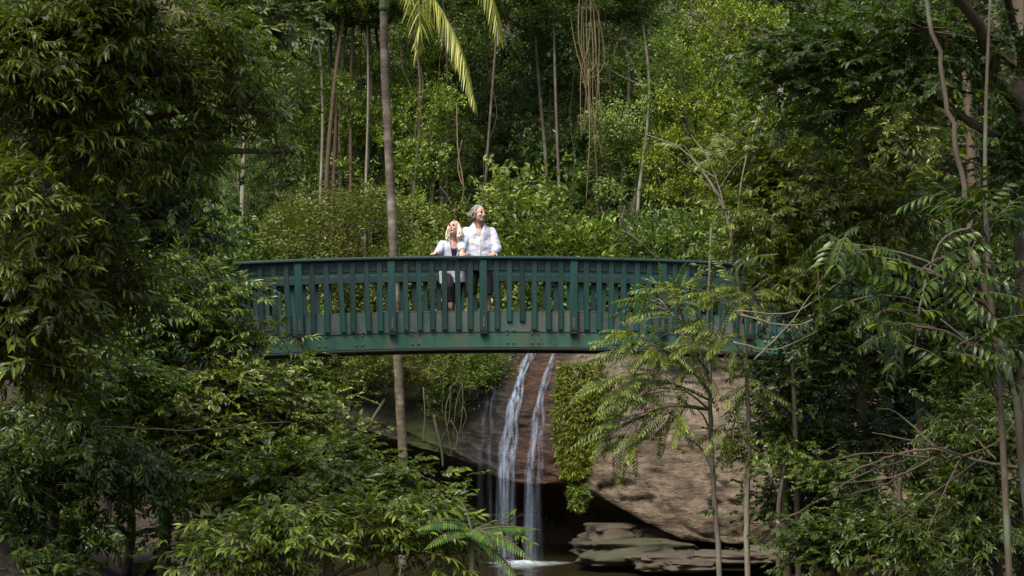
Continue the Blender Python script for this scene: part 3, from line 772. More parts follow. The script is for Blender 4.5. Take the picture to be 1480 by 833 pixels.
near_tree('rainforest_shrub','low shrub of pale narrow leaf rosettes along the bottom edge, left of the pool','shrub',
  [gp(430,9.6),pt(430,860,9.6),pt(440,830,9.6),pt(450,790,9.6)],(.04,.02),
  [(pt(330,790,9.4),(.36,.4,.13),8,12),(pt(430,765,9.5),(.4,.4,.13),10,13),(pt(560,770,9.6),(.36,.35,.12),9,12),(pt(640,785,9.8),(.18,.3,.08),5,9),(pt(705,790,10),(.08,.2,.08),2,7)],
  'lance','leaf_gloss',seed=8,color=(1.0,1.15,.75),scale=.95)
near_tree('rainforest_shrub','thin shrub with sparse dark leaves hanging over the earth bank','shrub',
  [gp(300,11.6),pt(290,800,11.6),pt(280,740,11.6),pt(270,690,11.6)],(.03,.015),
  [(pt(230,700,11.6),(.4,.4,.16),9,13),(pt(300,780,11.2),(.3,.3,.18),6,10),(pt(120,700,11.4),(.2,.3,.1),4,12)],
  'ovate','leaf_gloss',seed=9,color=(.7,.9,.8),scale=1.05)

# --- right side
near_tree('rainforest_tree','large brown trunked tree standing at the right edge','tree',
  [gp(1478,13),pt(1486,500,13),pt(1480,200,13),pt(1474,-250,13)],(.13,.09),
  [(pt(1380,60,12.6),(.9,.8,.7),14,18),(pt(1240,110,13),(.9,.8,.6),14,18),(pt(1130,60,13.4),(.7,.7,.5),10,17),(pt(1420,240,13),(.5,.5,.6),9,14),(pt(1350,-160,11),(1.6,1.6,.7),14,18),(pt(1050,-180,11),(1.6,1.6,.7),12,18),(np.array([4,6.5,9.4]),(3.2,3.6,.7),40,26),(np.array([7,13,11]),(3,2.5,.8),30,26)],  # array-centred regions lie out of view overhead, added to darken the near plants
  'ovate','leaf_soft',bark='bark',seed=11,color=(.5,.72,.62),scale=1.3)
near_tree('rainforest_tree','yellow green leafy tree rising beside the bridge at the right, with open twiggy branches','tree',
  [gp(1250,15),pt(1245,500,15),pt(1255,330,15),pt(1235,120,15)],(.07,.03),
  [(pt(1190,280,15),(.8,.7,.6),16,16),(pt(1290,310,14.8),(.7,.7,.5),13,14),(pt(1250,200,15),(.8,.6,.5),14,15),(pt(1120,330,15),(.5,.5,.4),9,14),(pt(1340,180,15),(.6,.6,.6),9,13),(pt(1100,230,15.4),(.5,.5,.5),8,14)],
  'lance','leaf_gloss',seed=12,color=(.95,1.0,.6),scale=1.15)
near_tree('rainforest_tree','slender tree of rows of large drooping leaflets in front of the right bridge end','tree',
  [gp(1455,9.5),pt(1447,600,9.6),pt(1428,380,9.7),pt(1424,200,9.8),pt(1432,-20,9.9)],(.026,.010),
  [(pt(1230,360,9.8),(.25,.4,.12),3,3),(pt(1360,400,9.7),(.25,.4,.15),3,3),(pt(1300,470,9.7),(.35,.4,.2),4,3),(pt(1400,520,9.5),(.2,.3,.25),3,3),(pt(1420,330,9.6),(.2,.3,.2),3,3)],
  'bigcompound','leaf_gloss',bark='bark',seed=13,color=(.45,.62,.4),scale=.72)
near_tree('rainforest_shrub','dark glossy shrub filling the space beneath the right end of the bridge','shrub',
  [gp(1200,16.5),pt(1205,650,16.5),pt(1200,560,16.5),pt(1190,480,16.5)],(.06,.03),
  [(pt(1180,600,16.5),(.62,.6,.5),16,19),(pt(1290,590,16.8),(.7,.6,.6),17,19),(pt(1180,730,16),(.55,.6,.4),13,18),(pt(1400,600,16.5),(.7,.6,.7),15,18),(pt(1230,520,16.8),(.6,.5,.3),9,17)],
  'ovate','leaf_gloss',seed=14,color=(.38,.6,.5),scale=1.2)
near_tree('rainforest_shrub','low very dark shrub along the bottom edge at the right','shrub',
  [gp(1300,13.5),pt(1300,800,13.5),pt(1300,740,13.5),pt(1300,690,13.5)],(.05,.02),
  [(pt(1180,790,13.5),(.5,.5,.25),10,17),(pt(1300,770,13.3),(.6,.5,.3),13,17),(pt(1420,760,13.2),(.45,.5,.4),11,17),(pt(1290,690,13.8),(.6,.4,.25),9,15)],
  'ovate','leaf_gloss',seed=15,color=(.45,.65,.5),scale=1.05)
near_tree('rainforest_shrub','light green small leaved shrub low in front of the dark ones at the right','shrub',
  [gp(1120,14.4),pt(1125,760,14.4),pt(1130,700,14.4),pt(1140,640,14.4)],(.03,.015),
  [(pt(1125,660,14.5),(.16,.3,.12),4,8),(pt(1180,680,14.2),(.3,.3,.12),6,9),(pt(1230,720,14.2),(.25,.3,.1),4,9)],
  'ovate','leaf_gloss',seed=16,color=(.9,1.1,.8),scale=1.0)
near_tree('rainforest_shrub','shrub of lime green feathery leaves in front of the rail, right of the slim saplings','shrub',
  [gp(1150,14.8),pt(1150,640,14.8),pt(1145,520,14.8),pt(1130,430,14.8)],(.035,.015),
  [(pt(1120,420,14.8),(.36,.4,.2),8,12),(pt(1200,440,14.6),(.3,.4,.2),6,10),(pt(1150,390,14.9),(.35,.3,.12),5,10),(pt(1200,380,14.6),(.3,.3,.15),4,8)],
  'lance','leaf_gloss',seed=17,color=(1.1,1.1,.6),scale=1.0)
near_tree('rainforest_shrub','dark broad leaved shrub hiding the bridge beam at the right','shrub',
  [gp(1330,13.8),pt(1330,620,13.8),pt(1325,520,13.8),pt(1320,430,13.8)],(.05,.02),
  [(pt(1200,470,13.8),(.42,.4,.22),12,16),(pt(1290,450,13.6),(.4,.4,.25),12,16),(pt(1390,430,13.6),(.45,.4,.35),14,17),(pt(1250,530,13.8),(.5,.4,.2),12,16),(pt(1370,540,13.5),(.5,.4,.25),13,16),(pt(1460,480,13.2),(.3,.4,.5),10,16),(pt(1310,385,13.8),(.4,.3,.1),6,11)],
  'ovate','leaf_gloss',seed=21,color=(.42,.6,.42),scale=1.05)
near_tree('rainforest_shrub','dark shrub with drooping narrow leaves between the right saplings and the bare twigs','shrub',
  [gp(1135,15.2),pt(1135,700,15.2),pt(1140,600,15.2),pt(1140,500,15.2)],(.05,.02),
  [(pt(1150,540,15.2),(.4,.4,.28),12,15),(pt(1150,640,15.2),(.35,.4,.3),11,15),(pt(1120,720,15.4),(.14,.3,.2),4,10),(pt(1220,650,15),(.4,.4,.35),12,15)],
  'ovate','leaf_gloss',seed=22,color=(.45,.65,.45),scale=1.15)
near_tree('rainforest_shrub','dull green shrub filling the right edge below the bare twigs','shrub',
  [gp(1440,12.2),pt(1440,780,12.2),pt(1440,700,12.2),pt(1430,600,12.2)],(.05,.02),
  [(pt(1400,620,12.2),(.4,.4,.28),11,15),(pt(1440,730,12),(.35,.4,.35),11,15),(pt(1350,780,12),(.4,.4,.18),9,14)],
  'lance','leaf_gloss',seed=23,color=(.5,.66,.42),scale=1.0)
near_tree('rainforest_shrub','dark shrub standing on the earth bank beneath the hanging left foliage','shrub',
  [gp(190,13.2),pt(190,760,13.2),pt(185,680,13.2),pt(180,600,13.2)],(.05,.02),
  [(pt(210,620,13.2),(.6,.4,.3),14,17),(pt(120,640,13),(.45,.4,.3),11,16),(pt(280,690,13.2),(.35,.4,.2),8,13),(pt(380,790,12.6),(.4,.4,.15),8,13),(pt(95,760,12.4),(.22,.3,.3),6,14)],
  'lance','leaf_gloss',seed=24,color=(.55,.75,.5),scale=1.05)
# --- two slim saplings with feathery leaves
def sapling(label,trunk,tr,stubs,regs,seed,color,pale):
    r=np.random.default_rng(seed); P=smooth_path(trunk,40); P[:,:2]+=np.cumsum(r.normal(0,.004,(40,2)),0); root=empty('sapling',P[0],label,'tree','slim saplings in front of the rock face'); o0=P[0].copy()
    b=Buf(); tube(b,P-o0,np.linspace(tr[0],tr[1],40),8,bump=.12); b.obj('trunk',[M[pale]],root)
    wb=Buf(); lb=Buf(); SP=[];SD=[]
    for (a,ctrl) in stubs:
        Q=smooth_path([P[a]]+ctrl,10); tube(wb,Q-o0,np.linspace(.015,.005,10),5)
    for (a,c,ra,n) in regs:
        c=np.asarray(c); s=P[a]; m_=(s+c)/2+np.array([0,0,.12*np.linalg.norm(c-s)]); Q=smooth_path([s,m_,c],10); tube(wb,Q-o0,np.linspace(.015,.005,10),5)
        n=int(n*1.6); q,d=ball(n,c,ra,r,.1)
        near=Q[r.integers(4,10,n)]; D=unit(q-near)*.7+unit(c-s)*.3+r.normal(0,.45,(n,3)); D[:,2]=D[:,2]*.6-.1
        for u_,v_ in zip(near[::2],q[::2]): tube(wb,np.array([u_,(u_+v_)/2+[0,0,.03],v_])-o0,[.005,.004,.003],4,caps=False)
        SP.append(q);SD.append(D)
    scatter(lb,'pinnate',np.concatenate(SP)-o0,np.concatenate(SD),.85,.45,r)
    wb.obj('branches',[M[pale]],root); o=lb.obj('crown',[M['leaf_soft'],M['twig']],root,False); o.color=(*color,1); return root
D1=15.5; D2=15.0
sapling('slim pale sapling with a forked stub, left one of the two before the rock face',
  [gp(1040,D1),pt(1037,820,D1),pt(1030,720,D1),pt(1024,600,D1),pt(1023,520,D1),pt(1022,440,D1),pt(1026,330,D1)],(.036,.012),
  [(15,[pt(1018,655,D1),pt(1004,640,D1-.1),pt(990,632,D1-.2)]),(18,[pt(1016,600,D1),pt(1005,590,D1)]),(27,[pt(1010,455,D1),pt(985,440,D1-.2),pt(955,415,D1-.3),pt(940,400,D1-.3)])],
  [(24,pt(960,440,D1-.4),(.42,.4,.22),22),(22,pt(940,505,D1-.5),(.55,.4,.2),34),(21,pt(905,560,D1-.4),(.36,.4,.2),20),(20,pt(960,600,D1-.3),(.3,.35,.25),18),(23,pt(1010,520,D1-.3),(.3,.3,.2),18),(20,pt(895,620,D1-.3),(.28,.3,.25),16),(20,pt(955,560,D1-.3),(.4,.3,.25),20),(30,pt(1030,420,D1-.3),(.35,.3,.15),12)],
  31,(1.0,1.15,.55),'bark_pale')
sapling('slim pale sapling with drooping side sprays, right one of the two before the rock face',
  [gp(1081,D2),pt(1080,820,D2),pt(1079,720,D2),pt(1080,600,D2),pt(1074,500,D2),pt(1064,400,D2),pt(1060,330,D2)],(.034,.014),
  [(36,[pt(1045,300,D2),pt(1020,255,D2),pt(985,215,D2),pt(935,195,D2)]),(36,[pt(1072,260,D2),pt(1095,170,D2)])],
  [(22,pt(1060,620,D2),(.14,.25,.22),10),(23,pt(1085,560,D2-.2),(.2,.3,.15),10),(28,pt(1080,430,D2-.3),(.4,.4,.2),22),(30,pt(1130,400,D2-.3),(.4,.4,.15),14),(34,pt(1020,220,D2),(.45,.4,.3),12),(25,pt(1040,490,D2-.3),(.3,.3,.2),16)],
  32,(1.0,1.1,.5),'bark_pale')
# --- leaning reddish trunk at the right and bare branches
def bare(name,label,cat,ctrls,radii,mat,group=None,parent=None):
    root=empty(name,ctrls[0][0],label,cat,group); o0=np.array(ctrls[0][0])
    first=True
    for C,(ra,rb) in zip(ctrls,radii):
        n=max(12,len(C)*6); P=smooth_path(C,n); L=np.linalg.norm(P[-1]-P[0]); P[1:-1]+=rng.normal(0,.0022,(n-2,3))*L
        b=Buf(); tube(b,P-o0,np.linspace(ra,rb,n),6); b.obj('trunk' if first else 'branch',[M[mat]],root); first=False
    return root
bare('leaning_tree','thin reddish bare stem leaning up to the left near the right edge','tree',
  [[gp(1490,10.5),pt(1478,640,10.5),pt(1455,530,10.5),pt(1430,440,10.5),pt(1407,350,10.5),pt(1388,240,10.6),pt(1362,110,10.7),pt(1325,-40,10.8)],
   [pt(1428,430,10.5),pt(1380,405,10.4),pt(1320,385,10.4),pt(1290,370,10.4)],[pt(1455,530,10.5),pt(1410,505,10.4),pt(1370,470,10.3),pt(1330,445,10.3)],
   [pt(1400,330,10.5),pt(1360,350,10.5),pt(1330,440,10.3),pt(1320,520,10.3)]],[(.036,.016),(.012,.005),(.013,.005),(.012,.005)],'bark')
bs=[]
rr_=np.random.default_rng(5)
main=[pt(1490,680,11.5),pt(1420,668,11.4),pt(1350,650,11.4),pt(1280,662,11.3),pt(1215,690,11.2)]
bs.append(main); rd=[(.018,.006)]
for (a,c,d_) in ((1400,(1330,640),(1260,625)),(1370,(1300,600),(1268,590)),(1350,(1290,690),(1200,700)),(1330,(1280,700),(1230,715)),(1420,(1340,720),(1290,755)),(1390,(1370,700),(1340,770)),(1340,(1260,655),(1190,668)),(1310,(1260,680),(1195,712)),(1440,(1400,620),(1365,560)),(1380,(1440,640),(1480,590))):
    bs.append([pt(a,664+rr_.normal(0,3),11.4),pt(c[0],c[1],11.3+rr_.normal(0,.2)),pt(d_[0],d_[1],11.2+rr_.normal(0,.3))]); rd.append((.010,.003))
bare('fallen_branch','tangle of bare pale twigs low at the right over the dark shrubs','branch',bs,rd,'twig')
bs=[[pt(1070,455,13.5),pt(1150,470,13.5),pt(1250,430,13.4),pt(1330,438,13.4),pt(1400,500,13.4)],[pt(1060,495,13.5),pt(1120,505,13.5),pt(1180,480,13.5)],[pt(1090,520,13.4),pt(1140,470,13.4),pt(1190,400,13.4)],[pt(1065,450,13.5),pt(1150,450,13.5),pt(1230,395,13.5)],[pt(935,400,14.6),pt(985,440,14.6),pt(1018,470,14.8)]]
bare('bare_branch','long bare grey branch crossing the dark railing right of the saplings','branch',bs[:4],[(.013,.005),(.010,.004),(.010,.004),(.010,.004)],'bark_pale')
# stems seen low at the left
for px,Y,top,label in ((478,11.9,590,'pale grey stem rising through the shrub under the left of the bridge'),(285,12.4,640,'reddish stem in the dark gap above the earth bank'),(148,11.2,650,'brown stem standing at the left of the earth bank')):
    pass
bare('young_tree','pale grey stem rising through the shrubs to the bridge, left of the palm','tree',[[gp(366,13.8),pt(364,700,13.8),pt(360,600,13.8),pt(358,520,13.8)]],[(.045,.03)],'bark_pale')
bare('young_tree','reddish stem in the dark gap below the left part of the bridge','tree',[[gp(285,12.4),pt(284,760,12.4),pt(285,700,12.4),pt(288,640,12.4)]],[(.035,.03)],'bark_red')
bare('young_tree','dark brown stem standing beside the bare earth bank at the lower left','tree',[[gp(78,11.0),pt(77,790,11.),pt(80,730,11.),pt(84,650,11.)]],[(.04,.03)],'bark')
bare('bare_branch','thin bare branch lying level across the left shrubs','branch',[[pt(0,622,10.6),pt(150,618,10.7),pt(280,622,10.8),pt(420,610,10.9)],[pt(250,620,10.8),pt(300,690,10.9),pt(330,720,11)]],[(.008,.006),(.006,.004)],'twig')

# --- fern fronds
def frond(b,base,direc,L,wd,droop,n=26,r=None,double=True):
    """bipinnate fern frond"""
    r=r or rng; d=unit(np.array(direc,float)); side=unit(np.cross([0,0,1.],d)); xs=np.linspace(0,1,14)
    P=np.array([base+d*L*x+np.array([0,0,-droop*L*x*x]) for x in xs]); tube(b,P,np.linspace(.008,.002,14),4,1,.3,caps=False)
    S=smooth_path(P,n)
    for i in range(2,n):
        f=i/(n-1); pl=wd*math.sin(math.pi*min(1,f*.92+.12))**.8*(1-.25*f); T=unit(S[i]-S[i-1])
        for s_ in (-1,1):
            pd=unit(side*s_+T*.55+np.array([0,0,-.22]))
            V,F=leaf_geo(pl,L/n*.8,3,.25,.15); b.faces(V@basis(pd,np.array([0,0,1.])).T+S[i],F,0,np.full(len(V),r.random()*.6))
            # toothed: several leaflets per pinna
            k=0
            for q in range(k):
                g=(q+.5)/k; c0=S[i]+pd*pl*g+np.array([0,0,-.18*pl*g*g]); ll=L/n*.75*(1-g*.75)+.004
                for s2 in (-1,1):
                    dd=unit(T*s2+pd*.5); VV,FF=leaf_geo(ll,pl/k*.95,1,.2,.2,flat=True)
                    b.faces(VV@basis(dd,np.array([0,0,1.])).T+c0,FF,0,np.full(4,r.random()*.7))
fr=empty('tree_fern',gp(668,9.4),'feathery fern with arching fronds in front of the pool, beside the low shrubs','fern'); o0=np.array(fr.location)
cr=pt(682,768,9.4); b=Buf(); tube(b,[[0,0,0],(cr-o0)*.5+[.03,0,0],cr-o0],[.022,.02,.018],7); b.obj('trunk',[M['bark']],fr)
for (dx,dy,dz,L,wd,dr) in ((1,.05,.22,.46,.10,.2),(.95,-.5,.1,.48,.13,.5),(.75,-.3,-.45,.5,.12,.4),(-.5,-.5,.2,.45,.12,.5),(.3,-.8,.3,.45,.12,.5),(-.7,-.4,.5,.5,.13,.5),(-.2,.5,.8,.5,.13,.5),(.8,.6,.4,.5,.13,.5),(-.8,.3,.35,.5,.13,.5)):
    b=Buf(); frond(b,cr-o0,(dx,dy,dz),L,wd,dr); o=b.obj('frond',[M['leaf_soft'],M['twig']],fr,False); o.color=(1.1,1.6,1.3,1)

# --- epiphyte cushions hanging on the rock face
def cushion(label,px,py,Y,sx,sz,n,seed,color,depth=.35):
    r=np.random.default_rng(seed); c=pt(px,py,Y); root=empty('hanging_fern',c,label,'fern','ferns growing on the rock face'); P=[];D=[]
    while len(P)<n:
        u,v=r.uniform(-1,1,2)
        w_=1-.45*max(0,-v)-.25*max(0,v)
        if abs(u)>w_: continue
        P.append([u*sx+.1*v*sx,-depth*math.sqrt(max(.05,1-(u/w_)**2*.8))*r.uniform(.5,1),v*sz]); D.append([u*.9+r.normal(0,.5),-1+r.normal(0,.3),-.25+r.normal(0,.5)])
    b=Buf(); tube(b,[[0,.5,0],[0,0,0],[0,-.1,-.2]],[.06,.05,.02],6); b.obj('root',[M['bark']],root)
    b=Buf(); scatter(b,'bird',P,D,.72,.5,r); o=b.obj('foliage',[M['leaf_soft'],M['twig']],root,False); o.color=(*color,1)
cushion('large bright green fern cushion hanging down the rock face right of the fall',838,606,30.6,.62,1.22,950,41,(1.45,1.35,.75),.42)
cushion('small green fern tuft under the rock lip below the large fern cushion',836,719,29.7,.17,.24,90,42,(1.1,1.2,.8),.2)
# ------------------------------------------------------------------ forest on the slope behind
def hue(c,v=1.0): return tuple(q*v for q in c)
FR=np.random.default_rng(77)
def proto(seed,h,trunk_r,ells,kind,nsp,scale,mat,bark='bark',lean=.25,trunk_top=None,clr=.30,down=0.,nlimb=9):
    """prototype mesh pair, base at the origin. ells: (cx,cy,cz,rx,ry,rz,nclump)"""
    r=np.random.default_rng(seed); tt=trunk_top or h*.8
    tp=smooth_path([[0,0,-.6],[r.normal(0,lean*.4),r.normal(0,lean*.4),tt*.35],[r.normal(0,lean),r.normal(0,lean),tt*.7],[r.normal(0,lean),r.normal(0,lean),tt]],12)
    tb=Buf(); tube(tb,tp,np.linspace(trunk_r,trunk_r*.35,12),7,bump=.08); 
    SP=[];SD=[]
    cs=[]
    for (cx,cy,cz,rx,ry,rz,nc) in ells:
        q,d=ball(nc,(cx,cy,cz),(rx,ry,rz),r,.55)
        for c,dd in zip(q,d):
            n=int(nsp*r.uniform(.5,1.5)); s=clr*r.uniform(.6,1.35)
            P=c+r.normal(0,1,(n,3))*np.array([s,s,s*.5]); D=dd*.9+unit(P-c)*.8+r.normal(0,.35,(n,3)); D[:,2]=D[:,2]*.6-down
            P[:,2]=np.maximum(P[:,2],.02); SP.append(P);SD.append(D); cs.append(c)
    idx=r.choice(len(cs),min(nlimb,len(cs)),replace=False)
    for i_ in idx:
        c=cs[i_]; j=int(np.clip((c[2]-.35*np.hypot(c[0],c[1]))/tt*11,2,11)); a=tp[j]; m_=(a+c)/2+[0,0,-.1*np.linalg.norm(c-a)]+r.normal(0,.1,3)
        tube(tb,smooth_path([a,m_,c],7),np.linspace(trunk_r*.4,.012,7),4,caps=False)
    lb=Buf(); scatter(lb,kind,np.concatenate(SP),np.concatenate(SD),scale,.45,r)
    tm=tb.mesh('trunk'); tm.materials.append(M[bark]); lm=lb.mesh('crown',False); lm.materials.append(M[mat]); lm.materials.append(M['twig'])
    return tm,lm
PR={
 'broad':[proto(s,9,.13,[(0,0,6.6,2.2,1.9,1.8,34),(.9,-.3,4.6,1.6,1.3,1.2,16),(-1.1,.1,4.9,1.5,1.3,1.1,16)],'far',40,1.15,'leaf_far') for s in (1,2,3)],
 'column':[proto(s,9,.13,[(0,0,2.2,1.25,1.1,1.6,22),(0,-.1,4.6,1.15,1.0,1.6,22),(0,0,7.2,1.35,1.2,1.7,26)],'far',40,1.1,'leaf_far',down=.35) for s in (4,5)],
 'fine':[proto(s,8,.10,[(0,0,5.4,1.9,1.6,1.9,36),(.6,0,3.4,1.3,1.1,1.0,16)],'farfine',44,1.35,'leaf_far',bark='bark_pale',clr=.27) for s in (6,7)],
 'dark':[proto(s,10,.16,[(0,0,3.0,1.5,1.3,2.4,24),(0,0,6.2,1.6,1.5,2.2,26),(0,0,8.8,1.2,1.2,1.4,14)],'farhang',34,1.2,'leaf_far',down=.6) for s in (8,9)],
 'shrub':[proto(s,2.6,.05,[(0,0,1.25,1.35,1.1,.95,34)],'far',30,.95,'leaf_far',clr=.3,nlimb=6) for s in (10,11,12)],
 'long':[proto(s,2.8,.05,[(0,0,1.35,1.3,1.1,1.0,30)],'farlong',28,1.0,'leaf_far',clr=.32,nlimb=6) for s in (13,14)],
 'olive':[proto(s,3.6,.06,[(0,0,1.9,1.6,1.3,1.3,44)],'farfine',46,1.05,'leaf_far',clr=.34,nlimb=9) for s in (15,16)],
 'tall':[proto(s,17,.17,[(0,0,14.6,2.6,2.3,1.9,34)],'far',28,1.25,'leaf_far',bark='bark_pale',lean=.35,trunk_top=14.5) for s in (17,18)],
}
HT={'broad':8.6,'column':9.0,'fine':7.4,'dark':10.2,'shrub':2.3,'long':2.5,'olive':3.3,'tall':16.6}
def plant(kind,px,Y,top,label,color=(1,1,1),wide=1.0,v=0,name='rainforest_tree',group='trees and shrubs of the slope behind the bridge',base=None,bark=None,cat=None):
    """stands on the slope at depth Y; its top reaches photograph row `top`"""
    x=(px-740)/FPX*Y; z0=H(x,Y) if base is None else base
    if base is None and 32.5<Y<37.5 and -9.5<x<9: z0=max(z0,4.5+.0*(Y))
    zt=pt(px,top,Y)[2]; s=max(.35,(zt-z0)/HT[kind])
    tm,lm=PR[kind][v%len(PR[kind])]
    rz=FR.uniform(0,6.28)
    if kind in('shrub','long','olive') : name='rainforest_shrub'
    o=empty(name,(x,Y,z0),label,cat or ('shrub' if 'shrub' in name else 'tree'),group,rz)
    sw=s*wide if kind!='tall' else max(.8,s*.8)*wide
    o.scale=(sw,sw,s)
    a=bpy.data.objects.new('trunk',tm); COL.objects.link(a); a.parent=o
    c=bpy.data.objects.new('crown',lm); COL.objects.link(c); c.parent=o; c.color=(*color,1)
    return o
YG=(1.15,1.25,.6); BG=(1.05,1.35,.6); DG=(.34,.52,.42); MG=(.7,.95,.7); PG=(1.25,1.45,1.3); OL=(.95,.95,.75); GG=(.95,1.25,1.1)
